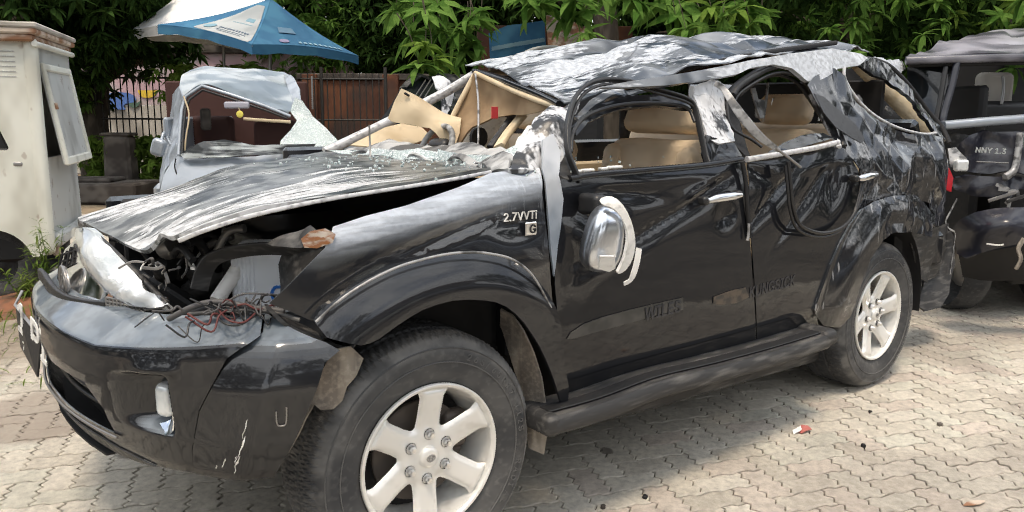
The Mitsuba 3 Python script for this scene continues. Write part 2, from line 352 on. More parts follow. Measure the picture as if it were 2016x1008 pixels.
ca, sa = math.cos(ANG), math.sin(ANG)
def zig(a, b, strong):
    a, b = np.array(a, float), np.array(b, float); d = b-a; nn = np.array([-d[1], d[0]])
    if strong: ts, os_ = (.0, .12, .38, .62, .88), (0, .105, -.095, .105, -.095)
    else: ts, os_ = (.0, .14, .40, .62, .86), (0, .035, .06, -.06, -.035)
    return [a+d*t+nn*o for t, o in zip(ts, os_)]
def cell_edge(i, j, di, dj):       # one edge of the grid, always drawn in its own direction so that neighbours mate
    return zig((i, j), (i+di, j+dj), dj == 1)
def paver_outline(i, j, w, hgt):
    pts = []
    for k in range(w): pts += cell_edge(i+k, j, 1, 0)
    for k in range(hgt): pts += cell_edge(i+w, j+k, 0, 1)
    for k in reversed(range(w)): pts += (zig((i+k, j+hgt), (i+k+1, j+hgt), False)+[np.array([i+k+1., j+hgt])])[::-1][:-1]
    for k in reversed(range(hgt)): pts += (zig((i, j+k), (i, j+k+1), True)+[np.array([i, j+k+1.])])[::-1][:-1]
    return np.array(pts)
prng = np.random.default_rng(5)
def paver_mesh(i, j, w, hgt):
    q = paver_outline(i, j, w, hgt)*CELL
    po = Polygon(q).buffer(-.0027, join_style=2)
    if po.geom_type != 'Polygon': po = max(po.geoms, key=lambda g_: g_.area)
    o = np.array(po.exterior.coords)[:-1]
    if not po.exterior.is_ccw: o = o[::-1]
    ins = po.buffer(-.0035, join_style=2); 
    c = o.mean(0); n = len(o)
    top = c+(o-c)*(1-.0045/np.maximum(np.linalg.norm(o-c, axis=1, keepdims=True), .01))
    tri = np.array(trimesh.creation.triangulate_polygon(Polygon(top), engine='earcut')[1])
    tv = np.array(trimesh.creation.triangulate_polygon(Polygon(top), engine='earcut')[0])
    z = prng.normal(0, .0009); tx, ty = prng.normal(0, .006, 2)
    zt = lambda q_: z+(q_[:, 0]-c[0])*tx+(q_[:, 1]-c[1])*ty
    V = np.vstack([np.c_[tv, zt(tv)], np.c_[top, zt(top)], np.c_[o, zt(o)-.003], np.c_[o, np.full(n, -.02)]])
    m = len(tv); k = np.arange(n); k2 = (k+1) % n; F = [tri]
    for lo, hi in ((m+n, m), (m+2*n, m+n)):
        F += [np.stack([lo+k, lo+k2, hi+k2], 1), np.stack([lo+k, hi+k2, hi+k], 1)]
    V[:, :2] = np.stack([V[:, 0]*ca-V[:, 1]*sa, V[:, 0]*sa+V[:, 1]*ca], 1)
    return TM(V, np.vstack(F))
cand = []
for i in range(-60, 110):
    for j in range(-30, 90):
        r = (i-j) % 4
        if r not in (0, 3): continue
        w, hgt = (2, 1) if r == 0 else (1, 2)
        cx, cy = (i+w/2)*CELL, (j+hgt/2)*CELL; x, y = cx*ca-cy*sa, cx*sa+cy*ca
        d = np.array([x, y, 0])-CAM; dep = d @ fwd
        if dep < .8: 
            if abs(x) > 4 or y < -3: continue
        side = (d @ rgt)/max(dep, .1)
        if dep > 10.5 or abs(side) > .95 and dep > 2.2: continue
        hid = .05 < x < 3.2 and .35 < y < 1.7
        seen = dep > 1.5 and abs(side) < .69 and (d @ upv)/dep > -.37 and not hid and not (-.72 < x < 3.3 and .25 < y)
        cand.append((0 if seen else 1, dep, i, j, w, hgt))
cand.sort()
rest = []
for k, (_, dep, i, j, w, hgt) in enumerate(cand):
    m = paver_mesh(i, j, w, hgt)
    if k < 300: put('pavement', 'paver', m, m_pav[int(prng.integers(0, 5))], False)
    else: rest.append(m)
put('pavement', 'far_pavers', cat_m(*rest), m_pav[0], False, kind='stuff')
del rest

# ------------------------------------------------------------------ the wrecked black car
car = thing('wrecked_suv', 'large black off-road car in front with crushed roof, torn open nose and beige seats', 'car')
def C_(name, mesh, m, smooth=True, parent=None, **kw): return put(parent or car, name, mesh, m, smooth, **kw)

# --- wheels
WR = .384
def tread(a, prof):
    r = prof[:, 0]; on = np.clip((r-.360)/.012, 0, 1)[None]
    blk = (np.sin(a*96+prof[None, :, 1]*95) > .45)*1.0
    return -.0045*blk*on-.0014*np.clip(1-np.abs(r-.350)/.018, 0, 1)[None]*(np.sin(a*130) > .2)
TP = [(.222, .030), (.238, .012), (.255, .004), (.285, -.006), (.318, -.010), (.338, -.007), (.352, .0), (.362, .010), (.3745, .022), (.3795, .035)]
TP += [(.384, y) for y in (.05, .07, .088)]+[(.376, .092), (.376, .100), (.384, .104), (.3845, .135), (.3845, .165), (.376, .169), (.376, .176), (.384, .18)]+[(.384, y) for y in (.2, .22)]
TP += [(.3795, .235), (.362, .258), (.338, .272), (.30, .274), (.255, .262), (.222, .24)]
def wheel(cx, cy, cz, steer, near=True, spin=0., seed=0):
    M = trimesh.transformations.euler_matrix(0, spin, math.radians(steer), 'sxyz'); M[:3, 3] = (cx, cy, cz)
    if not near: M = M @ np.diag([1, -1, 1, 1.])
    w = C_('wheel', moved(lathe(TP, 576, tread), M), m_tyre, 30)
    # raised sidewall lettering ring and ribs
    rb = [lathe([(.300, -.0085), (.301, -.0115), (.303, -.0115), (.304, -.009)], 96), lathe([(.343, -.006), (.345, -.0085), (.347, -.004)], 96)]
    if near:
        for k, ch in enumerate('265/65R17 112S   RADIAL  '):
            if ch == ' ': continue
            t = 1.25-k*.085
            rr = .322; l = meshkit.text_mesh(ch, .020, .0035, False); l.apply_translation((-.008, -.01, 0))
            A = np.eye(4); A[:3, 0] = (math.sin(t), 0, -math.cos(t)); A[:3, 1] = (math.cos(t), 0, math.sin(t)); A[:3, 2] = (0, -1, 0); A[:3, 3] = (rr*math.cos(t), -.0085, rr*math.sin(t)); l.apply_transform(A); rb.append(l)
    put(w, 'sidewall_relief', moved(cat_m(*rb), M), m_relief, False)
    # rim: barrel and a six-spoke face cut from one casting
    barrel = lathe([(.2335, .012), (.2335, .004), (.229, .0), (.222, .004), (.2165, .014), (.211, .05), (.196, .10), (.19, .2), (.21, .235)], 96)
    face = Point(0, 0).buffer(.083, 32)
    for k in range(6):
        a = k*math.pi/3+math.pi/2
        sp = Polygon([(.05, -.047), (.12, -.041), (.185, -.042), (.2165, -.054), (.2165, .054), (.185, .042), (.12, .041), (.05, .047)])
        face = face.union(shapely.affinity.rotate(sp, a, origin=(0, 0), use_radians=True))
    face = face.union(Point(0, 0).buffer(.2185, 48).difference(Point(0, 0).buffer(.2075, 48))).buffer(-.008).buffer(.008).buffer(.012).buffer(-.012)
    q, f = tri2d(face, .0085)
    hole = shapely.distance(shapely.points(q), face.boundary)
    r = np.hypot(q[:, 0], q[:, 1])
    y = np.interp(r, [0, .05, .09, .16, .2, .22], [.030, .031, .033, .018, .009, .005])+.016*np.exp(-np.minimum(hole, .1)/.0075)
    v = np.stack([q[:, 0], y, q[:, 1]], 1)
    n_ = vnorm(v, f)
    if n_[:, 1].mean() > 0: f = f[:, ::-1]
    ri = put(w, 'rim', moved(cat_m(barrel, shell(v, f, .022)), M), m_alloy)
    put(w, 'brake_disc', moved(cat_m(lathe([(.05, .085), (.155, .085), (.155, .105), (.05, .105)], 48), rbox((.12, .09, .05), (.09, .06, .12), .015)), M), m_disc)
    put(w, 'wheel_back', moved(lathe([(.0, .13), (.19, .13), (.19, .16), (0, .16)], 40), M), m_dark)
    put(w, 'hub_cap', moved(lathe([(.0, .014), (.018, .0145), (.03, .018), (.0335, .028), (.0335, .034)], 40), M), m_alloy)
    em = [tube([(.014*math.cos(t), .0125, .010*math.sin(t)) for t in np.linspace(0, 2*np.pi, 13)], .0016, 6, 2), tube([(.0055*math.cos(t), .0125, .010*math.sin(t)) for t in np.linspace(0, 2*np.pi, 13)], .0014, 6, 2), tube([(.010*math.cos(t), .0125, .004+.0045*math.sin(t)) for t in np.linspace(0, 2*np.pi, 13)], .0013, 6, 2)]
    put(w, 'hub_emblem', moved(cat_m(*em), M), m_steel)
    for k in range(6):
        a = k*math.pi/3+math.pi/3*.5+math.pi/6*0
        L = cat_m(lathe([(0, .008), (.008, .009), (.0105, .013), (.0115, .03)], 6))
        L.apply_translation((.070*math.cos(a), 0, .070*math.sin(a)))
        put(w, 'lug_nut', moved(L, M), m_chrome, False)
        cup = lathe([(.012, .0345), (.0165, .0335), (.0175, .030), (.0165, .0285)], 20); cup.apply_translation((.070*math.cos(a), 0, .070*math.sin(a)))
        put(w, 'lug_seat', moved(cup, M), m_dark, True)
    return w
wheel(0, .0, .3827, -2, True, .07)
wheel(2.728, 0, .379, 0, True, .35)
wheel(0, 1.74, .3827, -2, False)
wheel(2.728, 1.74, .379, 0, False)

# --- wheel wells, floor, under-body
def arch(cx, r, y0, y1, a0=-.15, a1=math.pi+.15, z=.39):
    a = np.linspace(a0, a1, 28); o = np.stack([cx+r*np.cos(a), z+r*np.sin(a)], 1)
    V = np.vstack([np.c_[o[:, 0], np.full(28, y0), o[:, 1]], np.c_[o[:, 0], np.full(28, y1), o[:, 1]], [[cx, y1, z]]])
    i = np.arange(27); F = np.vstack([np.stack([i, i+1, i+29], 1), np.stack([i, i+29, i+28], 1), np.stack([i+28, i+29, np.full(27, 56)], 1)])
    return shell(V, F, .004)
C_('wheel_arch_liner', arch(0.02, .545, .02, .50, -.15, 2.5), m_dark)
C_('wheel_arch_liner', arch(2.75, .50, .03, .50), m_dark)
C_('floor_pan', cat_m(rbox((1.7, .88, .56), (2.3, 1.5, .10), .02), rbox((1.6, .45, .42), (3.6, .10, .14), .02), rbox((1.6, 1.3, .42), (3.6, .10, .14), .02), rbox((2.75, .88, .40), (.16, 1.4, .16), .05), rbox((0, .88, .38), (.10, 1.3, .10), .03)), m_dark, False)

# --- front wing, doors, rear quarter: panels of the one body side S
def skin(off, dents=(), fine=.0015):
    def f(x, z):
        y = S(x, z)+off
        for (dx, dz, rx, rz, dep, ang) in dents:
            c, s = math.cos(ang), math.sin(ang); u = ((x-dx)*c+(z-dz)*s)/rx; w = (-(x-dx)*s+(z-dz)*c)/rz
            y = y+dep*np.exp(-u*u)*np.where(w > 0, np.exp(-w*1.5), np.exp(w*3.2))
        return y+fine*(meshkit.fbm(np.stack([x*4, z*4, 0*x], -1), 2, 4)-.5)
    return f
wing = [(-0.325,-0.002,1.061),(-0.287,0.028,1.11),(-0.189,0.029,1.131),(-0.061,0.029,1.15),(0.124,0.047,1.188),(0.27,0.078,1.223),(0.388,0.06,1.232),(0.429,0.028,1.235),(0.414,-0.006,1.159),(0.423,-0.017,1.046),(0.438,-0.025,0.864),(0.448,-0.025,0.782),(0.364,-0.024,0.89),(0.283,-0.022,0.952),(0.187,-0.021,0.983),(0.113,-0.02,0.996),(0.024,-0.02,0.997),(-0.094,-0.021,0.982),(-0.174,-0.021,0.963),(-0.25,-0.019,0.932),(-0.307,-0.014,0.901),(-0.356,-0.008,0.867),(-0.419,0.003,0.904),(-0.473,0.014,0.933),(-0.428,0.007,0.97),(-0.381,0.001,1.012)]
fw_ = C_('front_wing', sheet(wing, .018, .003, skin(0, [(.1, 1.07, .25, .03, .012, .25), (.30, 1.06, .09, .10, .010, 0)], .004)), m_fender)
flare = [(-0.372,-0.035,0.881),(-0.347,-0.039,0.908),(-0.32,-0.041,0.921),(-0.292,-0.045,0.938),(-0.264,-0.046,0.953),(-0.227,-0.049,0.969),(-0.19,-0.05,0.982),(-0.151,-0.05,0.993),(-0.111,-0.05,1.002),(-0.054,-0.049,1.009),(0.005,-0.049,1.014),(0.093,-0.049,1.012),(0.165,-0.049,1.001),(0.212,-0.05,0.99),(0.26,-0.051,0.972),(0.298,-0.053,0.946),(0.338,-0.054,0.91),(0.38,-0.055,0.855),(0.412,-0.056,0.799),(0.435,-0.053,0.719),(0.457,-0.047,0.594),(0.504,-0.012,0.454),(0.481,-0.008,0.444),(0.432,-0.039,0.519),(0.404,-0.045,0.579),(0.373,-0.049,0.637),(0.343,-0.052,0.689),(0.311,-0.054,0.733),(0.278,-0.055,0.776),(0.243,-0.056,0.811),(0.208,-0.056,0.839),(0.167,-0.055,0.859),(0.124,-0.055,0.871),(0.07,-0.055,0.881),(0.017,-0.054,0.886),(-0.034,-0.054,0.883),(-0.084,-0.055,0.875),(-0.125,-0.055,0.861),(-0.165,-0.055,0.844),(-0.193,-0.054,0.83),(-0.218,-0.053,0.817),(-0.243,-0.051,0.81),(-0.269,-0.049,0.808),(-0.31,-0.045,0.821),(-0.35,-0.04,0.837)]
def flare_lift(cx, cz, r0, out):
    def f(x, z):
        r = np.hypot(x-cx, (z-cz)); t = np.clip((r0-r)/.13, 0, 1)
        return S(x, z)-.012-out*np.sin(np.clip(t*1.25, 0, 1.25)*1.35)
    return f
C_('wheel_flare', sheet(flare, .014, .012, flare_lift(.04, .39, .64, .050)), m_paint)
C_('flare_edge_trim', tube([(-0.383,-0.06,0.886),(-0.331,-0.065,0.926),(-0.275,-0.07,0.958),(-0.203,-0.074,0.987),(-0.126,-0.074,1.006),(-0.011,-0.074,1.018),(0.075,-0.074,1.016),(0.147,-0.074,1.005),(0.24,-0.076,0.976),(0.317,-0.079,0.916),(0.39,-0.081,0.806)], .004, 6), m_primer)
fdoor = [(0.495,0,1.2),(0.531,-0.001,1.196),(0.718,0,1.201),(0.982,0.004,1.21),(1.246,0.005,1.213),(1.475,0.01,1.224),(1.481,-0.008,1.135),(1.49,-0.019,1.012),(1.513,-0.024,0.907),(1.553,-0.023,0.711),(1.61,-0.01,0.525),(1.718,0.047,0.362),(1.382,0.039,0.388),(1.057,0.032,0.412),(0.773,0.027,0.428),(0.553,0.026,0.435),(0.491,-0.018,0.614),(0.469,-0.025,0.758),(0.455,-0.025,0.862),(0.458,-0.023,0.928),(0.477,-0.017,1.041),(0.496,-0.009,1.13)]
DD = [(.62, 1.06, .16, .09, .018, -.5), (1.05, 1.04, .34, .055, .024, .34), (1.2, 1.12, .22, .045, -.016, .42), (.80, 1.13, .18, .05, .012, -.15), (1.36, 1.0, .05, .07, .016, .2), (1.0, 1.17, .40, .03, -.008, .02), (.55, .92, .05, .16, .010, .1)]
fd = C_('front_door', sheet(fdoor, .018, .004, skin(0, DD, .0012)), m_paint)
rdoor = [(1.524,0.011,1.226),(1.852,0.017,1.241),(2.227,0.03,1.273),(2.281,0.021,1.251),(2.382,-0.007,1.142),(2.379,-0.017,1.04),(2.313,-0.023,0.924),(2.2,-0.024,0.743),(2.141,-0.017,0.605),(2.101,-0.005,0.507),(2.195,0.033,0.41),(1.94,0.039,0.39),(1.726,0.045,0.367),(1.618,-0.01,0.523),(1.567,-0.023,0.709),(1.523,-0.024,0.906),(1.51,-0.012,1.093)]
RD = [(1.72, 1.08, .24, .05, .024, .55), (1.95, 1.04, .26, .06, .020, .62), (2.18, 1.10, .10, .12, .024, 1.2), (1.60, 1.16, .12, .05, .016, -.4), (2.05, 1.18, .30, .04, -.010, .1)]
rd = C_('rear_door', sheet(rdoor, .018, .004, skin(0, RD, .0012)), m_paint)
C_('door_sill', sheet([(0.577,0.062,0.429),(1.1,0.069,0.405),(1.774,0.085,0.353),(2.304,0.073,0.392),(2.471,0.084,0.356),(2.579,0.143,0.16),(1.171,0.122,0.229),(0.624,0.11,0.269)], .03, .01, skin(.035)), m_dusty)
# decal band on both doors with its faded lettering
for k, (lab, px_, m_) in enumerate([('decal', [(0.511,-0.025,0.668),(0.53,-0.027,0.688),(0.586,-0.027,0.708),(0.67,-0.028,0.717),(0.809,-0.027,0.722),(0.971,-0.028,0.723),(1.101,-0.028,0.723),(1.107,-0.025,0.674),(0.976,-0.026,0.678),(0.814,-0.025,0.672),(0.662,-0.025,0.669),(0.543,-0.025,0.664)], m_decal), ('decal', [(1.289,-0.027,0.697),(1.403,-0.027,0.707),(1.498,-0.027,0.706),(1.53,-0.025,0.661),(1.446,-0.024,0.648),(1.343,-0.025,0.657),(1.292,-0.026,0.669)], m_decal_tan)]):
    put(fd, lab, sheet(px_, .02, .0015, skin(-.004, DD, .0012)), m_)
def on_skin_(m, f, d=.0012):
    v = np.array(m.vertices); y = f(v[:, 0], v[:, 2]); t = v[:, 1].max()-v[:, 1]; v[:, 1] = y-.0004-d*(t > 5e-4); return TM(v, m.faces)
FL, RL = skin(-.006, DD, .0012), skin(-.001, RD, .0012)
put(fd, 'decal_lettering', on_skin_(lettering('WILES', .046, [(0.886,-0.027,0.668)][0], np.array([1, 0, .012]), (0, 0, 1), .002, True), FL), m_decal_dark, False)
put(rd, 'decal_lettering', on_skin_(lettering('KUNGSICK', .046, [(1.53,-0.033,0.656)][0], np.array([1, 0, .03]), (0, 0, 1), .003, True), RL), m_decal_dark, False)
# badge on the wing
bx = [(0.245,-0.019,1.083),(0.378,-0.02,1.083),(0.334,-0.023,1.045)]
put(fw_, 'engine_badge', lettering('2.7VVTi', .0255, bx[0], np.array(bx[1])-np.array(bx[0]), (0, 0, 1), .004, False), m_whiteplastic, False)
b2 = rbox((bx[2][0]+.018, bx[2][1]-.001, bx[2][2]+.008), (.046, .006, .042), .012); put(fw_, 'grade_badge', b2, m_chrome, False)
put(fw_, 'grade_letter', lettering('G', .026, (bx[2][0]+.009, bx[2][1]-.004, bx[2][2]-.005), (1, 0, 0), (0, 0, 1), .003, True), m_dark, False)
# quarter panel with its crumpled skin
quar = [(2.276,0.024,1.258),(2.227,0.045,1.308),(2.19,0.096,1.43),(2.147,0.142,1.539),(2.234,0.161,1.583),(2.425,0.18,1.629),(2.506,0.164,1.592),(2.564,0.113,1.469),(2.752,0.071,1.37),(2.981,0.045,1.306),(3.315,0.065,1.296),(3.657,0.138,1.247),(3.637,0.1,1.101),(3.624,0.071,0.896),(3.616,0.068,0.762),(3.27,-0.008,0.802),(3.187,-0.016,0.929),(2.953,-0.02,0.994),(2.732,-0.019,1.003),(2.536,-0.021,0.986),(2.393,-0.023,0.932),(2.399,-0.017,1.038),(2.402,-0.007,1.146)]
def quart_lift(x, z):
    p = np.stack([x, 0*x, z], -1)
    k = np.clip((x-2.25)/.2, .15, 1)
    return S(x, z)+k*(.034*facets(x*.9+z*.45, z*.9-x*.45, .21, 3)+.015*facets(x, z, .085, 9)+.030*(ridged(p+np.array([.3, 0, .1]), 2.6, 3)-.45))
C_('rear_quarter_panel', sheet(quar, .012, .004, quart_lift), m_quarter)
C_('quarter_glass_seal', sheet([(2.129,0.096,1.501),(2.204,0.091,1.488),(2.294,0.067,1.431),(2.411,0.037,1.36),(2.45,0.01,1.296),(2.406,0,1.273),(2.326,0.013,1.302),(2.221,0.033,1.35),(2.159,0.06,1.414)], .02, .004, skin(-.03)), m_seal)
rfl = [(2.057,-0.029,0.52),(2.091,-0.038,0.611),(2.145,-0.044,0.724),(2.218,-0.045,0.821),(2.301,-0.044,0.904),(2.391,-0.042,0.959),(2.511,-0.04,0.994),(2.69,-0.039,1.01),(2.908,-0.04,1.001),(3.101,-0.042,0.949),(3.195,-0.038,0.826),(3.096,-0.044,0.764),(2.875,-0.045,0.812),(2.681,-0.045,0.828),(2.531,-0.045,0.804),(2.431,-0.044,0.732),(2.376,-0.04,0.639),(2.342,-0.031,0.529),(2.363,0.004,0.438),(2.297,0.017,0.396),(2.159,0.008,0.427)]
def rfl_lift(x, z):
    p = np.stack([x, 0*x, z], -1); r = np.hypot(x-2.75, z-.39); t = np.clip((.66-r)/.15, 0, 1)
    return S(x, z)-.010-.045*np.sin(np.clip(t*1.2, 0, 1.2)*1.35)+(.03*(ridged(p, 5.0, 5)-.5)+.022*facets(x, z, .10, 6))*np.clip((x-2.5)/.15, 0, 1)
C_('wheel_flare', sheet(rfl, .012, .012, rfl_lift), m_quarter)
# rear corner below the tail lamp
C_('rear_bumper_corner', sheet([(3.095,0.04,0.792),(3.434,0.06,0.782),(3.859,0.16,0.746),(3.937,0.18,0.543),(3.796,0.16,0.435),(3.512,0.12,0.429),(3.265,0.08,0.516),(3.161,0.05,0.649)], .02, .006, crumple=(.035, 6, 3)), m_dusty)
C_('rear_underbody', rbox((3.25, .75, .62), (.30, 1.3, .35), .03), m_dark, False)
mf = C_('rear_mud_flap', sheet([(3.835,0.2,0.705),(3.899,0.16,0.694),(3.933,0.14,0.646),(3.895,0.12,0.493),(3.79,0.1,0.319),(3.692,0.1,0.251),(3.548,0.12,0.248),(3.478,0.14,0.295),(3.63,0.18,0.39),(3.781,0.2,0.558)], .02, .012, crumple=(.02, 3, 2)), m_dusty)
C_('torn_strap', bar([(3.944,0.16,0.891),(3.846,0.15,0.826),(3.763,0.14,0.769),(3.791,0.13,0.724),(3.884,0.13,0.69),(3.872,0.125,0.622),(3.817,0.11,0.44)], .016, .004), m_primer)
tl = C_('tail_light', sheet([(3.651,0.14,1.134),(3.76,0.15,1.094),(3.863,0.16,1.027),(3.853,0.16,0.94),(3.72,0.14,0.968),(3.637,0.13,1.055)], .012, .01), m_redlens)
put(tl, 'lamp_housing', sheet([(3.582,0.13,1.19),(3.734,0.15,1.149),(3.816,0.16,1.075),(3.723,0.15,1.071),(3.611,0.13,1.116)], .012, .01), m_dark)

# --- running board
rbp = [([(0.386,-0.1,0.427)])[0], ([(0.609,-0.11,0.427)])[0], ([(0.891,-0.11,0.438)])[0], ([(1.246,-0.11,0.421)])[0], ([(1.626,-0.11,0.409)])[0], ([(2.004,-0.11,0.405)])[0]]
rb = np.array(rbp); rb[:, 1] += .07
sec = [(-.030, -.085), (-.018, -.095), (.010, -.095), (.030, -.080), (.034, .07), (-.02, .07)]
C_('running_board', sweep(rb, [(a, -b) for a, b in sec], 6), m_dusty, 40)
rt = np.array(rbp); rt[:, 2] += .033; rt[:, 1] += .012
C_('running_board_tread', bar(rt+np.array([0, .03, .004]), .006, .05, 6), m_plastic, 40)
C_('running_board_end', softbox(np.array(rbp[-1])+np.array([.03, .07, .012]), (.10, .19, .075), .03), m_dusty)
C_('running_board_end', softbox(np.array(rbp[0])+np.array([-.005, .07, .0]), (.06, .19, .075), .025), m_dusty)
# --- mud flap behind the front wheel, torn liner ahead of it
C_('front_mud_flap', sheet([(0.344,0.12,0.765),(0.37,0.09,0.746),(0.393,0.06,0.697),(0.413,0.03,0.626),(0.423,0,0.545),(0.436,-0.01,0.448),(0.442,-0.01,0.34),(0.43,-0.01,0.28),(0.386,0.02,0.305),(0.393,0.04,0.39),(0.394,0.08,0.502),(0.377,0.12,0.619),(0.365,0.15,0.703)], .02, .008), m_mud)
C_('torn_arch_liner', sheet([(-0.321,-0.02,0.792),(-0.27,-0.02,0.791),(-0.237,-0.03,0.753),(-0.259,-0.03,0.709),(-0.282,-0.02,0.68),(-0.295,-0.02,0.643),(-0.322,-0.02,0.627),(-0.355,-0.01,0.629),(-0.37,0,0.646),(-0.406,0.02,0.578),(-0.432,0.06,0.505),(-0.435,0.08,0.516),(-0.404,0.05,0.605),(-0.369,0.02,0.67),(-0.335,0,0.745)], .018, .005, crumple=(.022, 6, 8)), m_mud)

# --- front bumper: one curved skin, laid out along its length s and height z
bu = spline([(-.40, 1.86), (-.62, 1.74), (-.80, 1.42), (-.855, 1.10), (-.865, .90), (-.845, .64), (-.785, .38), (-.70, .18), (-.585, .045), (-.465, -.02), (-.36, -.055), (-.27, -.08)], 24)
bs = np.r_[0, np.cumsum(np.linalg.norm(np.diff(bu, axis=0), axis=1))]
btan = np.gradient(bu, axis=0); btan /= np.linalg.norm(btan, axis=1, keepdims=True); bnor = np.stack([btan[:, 1], -btan[:, 0]], 1)
if bnor[len(bnor)//2] @ np.array([-1, -.3]) < 0: bnor = -bnor
def s_at(y): return float(np.interp(-y, -bu[:, 1], bs))
def bump(s, z, off=0.):
    x = np.interp(s, bs, bu[:, 0]); y = np.interp(s, bs, bu[:, 1]); nx = np.interp(s, bs, bnor[:, 0]); ny = np.interp(s, bs, bnor[:, 1])
    o = np.interp(z, [.42, .47, .50, .58, .70, .76, .786, .792, .845, .855], [-.075, -.040, -.024, -.005, .012, .012, .006, -.002, -.090, -.13])+off
    return np.stack([x+nx*o, y+ny*o, z+.055*np.clip((.42-y)/.4, 0, 1)*np.clip((z-.58)/.2, 0, 1)], -1)
def bpanel(poly, h=.016, t=.004, off=0., fn=None):
    q, f = tri2d(poly, h); v = bump(q[:, 0], q[:, 1], off if fn is None else fn(q[:, 0], q[:, 1]))
    n = vnorm(v, f)
    if (n[:, 0].mean()+n[:, 1].mean()*.3) > 0: f = f[:, ::-1]
    return shell(v, f, t)
sy = s_at
S_END, S_SEAM0, S_SEAM1 = sy(-.062), sy(.0), sy(.13)
S0 = sy(1.76)
grille_hole = Polygon([(sy(1.45), .66), (sy(.50), .66), (sy(.42), .60), (sy(.40), .545), (sy(1.5), .545)]).buffer(.012).buffer(-.004)
FOG = (sy(.20), .668)
fog_hole = Polygon([(FOG[0]-.22, FOG[1]-.095), (FOG[0]+.11, FOG[1]-.095), (FOG[0]+.11, FOG[1]+.105), (FOG[0]-.22, FOG[1]+.105)])
main_h = .0085
main = Polygon([(S0, .505), (sy(.5), .505), (sy(.36), .49), (sy(.25), .47), (S_SEAM1, .475), (S_SEAM1+.012, .55), (S_SEAM1+.05, .65), ((S_SEAM0+S_SEAM1)/2+.03, .76), (S_SEAM0+.005, .80), (S_SEAM0+.01, .835), (sy(.12), .845), (sy(.4), .853), (sy(.7), .855), (S0, .855)]).difference(grille_hole).difference(fog_hole)
def fogdish(s, z):
    ss = lambda a, b, v: (lambda t: t*t*(3-2*t))(np.clip((v-a)/(b-a), 0, 1))
    u = ss(-.205, .03, s-FOG[0])**1.6*(1-ss(.040, .056, s-FOG[0])); d = z-FOG[1]
    w = ss(-.088, -.050, d)*(1-ss(.046, .062, d))
    brow = .013*np.exp(-((d-.070)/.017)**2)*ss(-.10, .0, s-FOG[0])*(1-ss(.06, .105, s-FOG[0]))
    return -.075*u*w+brow
bmp = C_('front_bumper', bpanel(main, main_h, .004), m_paint)
def corner_off(s, z):
    t = np.clip((s-S_SEAM1-(z-.55)*.35)/.17, 0, 1)
    return .004+.034*t**1.6-.075*np.clip((z-.685)/.14, 0, 1)**1.7*np.clip(t*4, 0, 1)
corner = Polygon([(S_SEAM1+.004, .475), (S_END-.16, .485), (S_END-.155, .50), (S_END-.09, .62), (S_END-.03, .74), (S_END+.01, .76), (S_END-.02, .775), (S_SEAM0+.014, .832), (S_SEAM0+.010, .80), ((S_SEAM0+S_SEAM1)/2+.035, .76), (S_SEAM1+.055, .65), (S_SEAM1+.017, .55)])
put(bmp, 'bumper_corner', bpanel(corner, .012, .004, fn=corner_off), m_paint)
put(bmp, 'fog_lamp_surround', bpanel(fog_hole, .006, .004, fn=fogdish), m_paint)
fc = bump(np.array([FOG[0]-.002]), np.array([FOG[1]-.012]), -.046)[0]
fl = put(bmp, 'fog_lamp', softbox(fc, (.05, .050, .092), .019, rz=.5), m_pale_lamp)
put(bmp, 'fog_lamp_trim', sheet([bump(np.array([FOG[0]+a]), np.array([FOG[1]+b]), o)[0] for a, b, o in ((-.06, -.075, -.02), (.0, -.066, -.03), (.03, -.05, -.035), (.04, -.02, -.03), (.05, -.03, -.01), (.045, -.07, .0), (.02, -.086, .0), (-.03, -.088, -.004))], .008, .004, crumple=(.008, 20, 3)), m_chrome)
gl = bpanel(Polygon([(sy(1.6), .36), (sy(.55), .36), (sy(.32), .47), (sy(.32), .69), (sy(1.6), .69)]), .03, .004, fn=lambda s, z: -.075+0*s); put(bmp, 'lower_grille_back', gl, m_dark)
put(bmp, 'undertray', sheet([bump(np.array([sy(y_)]), np.array([.43]), .03)[0]*[1, 1, 0]+[0, 0, .438] for y_ in np.linspace(1.55, .50, 10)]+[(-.45, .5, .438), (-.45, 1.55, .438)], .05, .006, face=(0, 0, 1)), m_dark)
for zz in (.575, .61, .645):
    put(bmp, 'lower_grille_bar', tube([bump(np.array([s_]), np.array([zz]), -.05)[0] for s_ in np.linspace(sy(1.45), sy(.40), 12)], .008, 6, 3), m_plastic)
put(bmp, 'chrome_lip', tube([bump(np.array([s_]), np.array([.532]), .008)[0] for s_ in np.linspace(sy(1.5), sy(.37), 14)], .0045, 8, 3), m_steel)
put(bmp, 'front_valance', bpanel(Polygon([(S0, .43), (sy(.75), .43), (sy(.50), .445), (sy(.36), .455), (sy(.255), .468), (sy(.36), .486), (sy(.5), .501), (S0, .501)]), .02, .004, fn=lambda s, z: .006+.10*np.clip(.43-z, 0, 1)), m_dusty)
put(bmp, 'wire_hook', tube([bump(np.array([sy(-.02)+a]), np.array([b]), float(corner_off(sy(-.02)+a, b))+.004)[0] for a, b in ((-.012, .655), (-.012, .632), (-.007, .624), (.005, .624), (.010, .632), (.012, .662))], .0021, 6, 4), m_steel)
srg = np.random.default_rng(6)
def scrape(a, b, L, w):
    s0 = sy(.035)+a; z = np.linspace(b, b+L, 6); x = s0+(z-b)*.35+srg.normal(0, .0012, 6); ww = w*srg.uniform(.3, 1.2, 6); ww[[0, -1]] *= .2
    return bpanel(Polygon(np.r_[np.c_[x-ww, z], np.c_[x+ww, z][::-1]]).buffer(0), .01, .0008, fn=lambda s, z_: .0018+corner_off(s, z_))
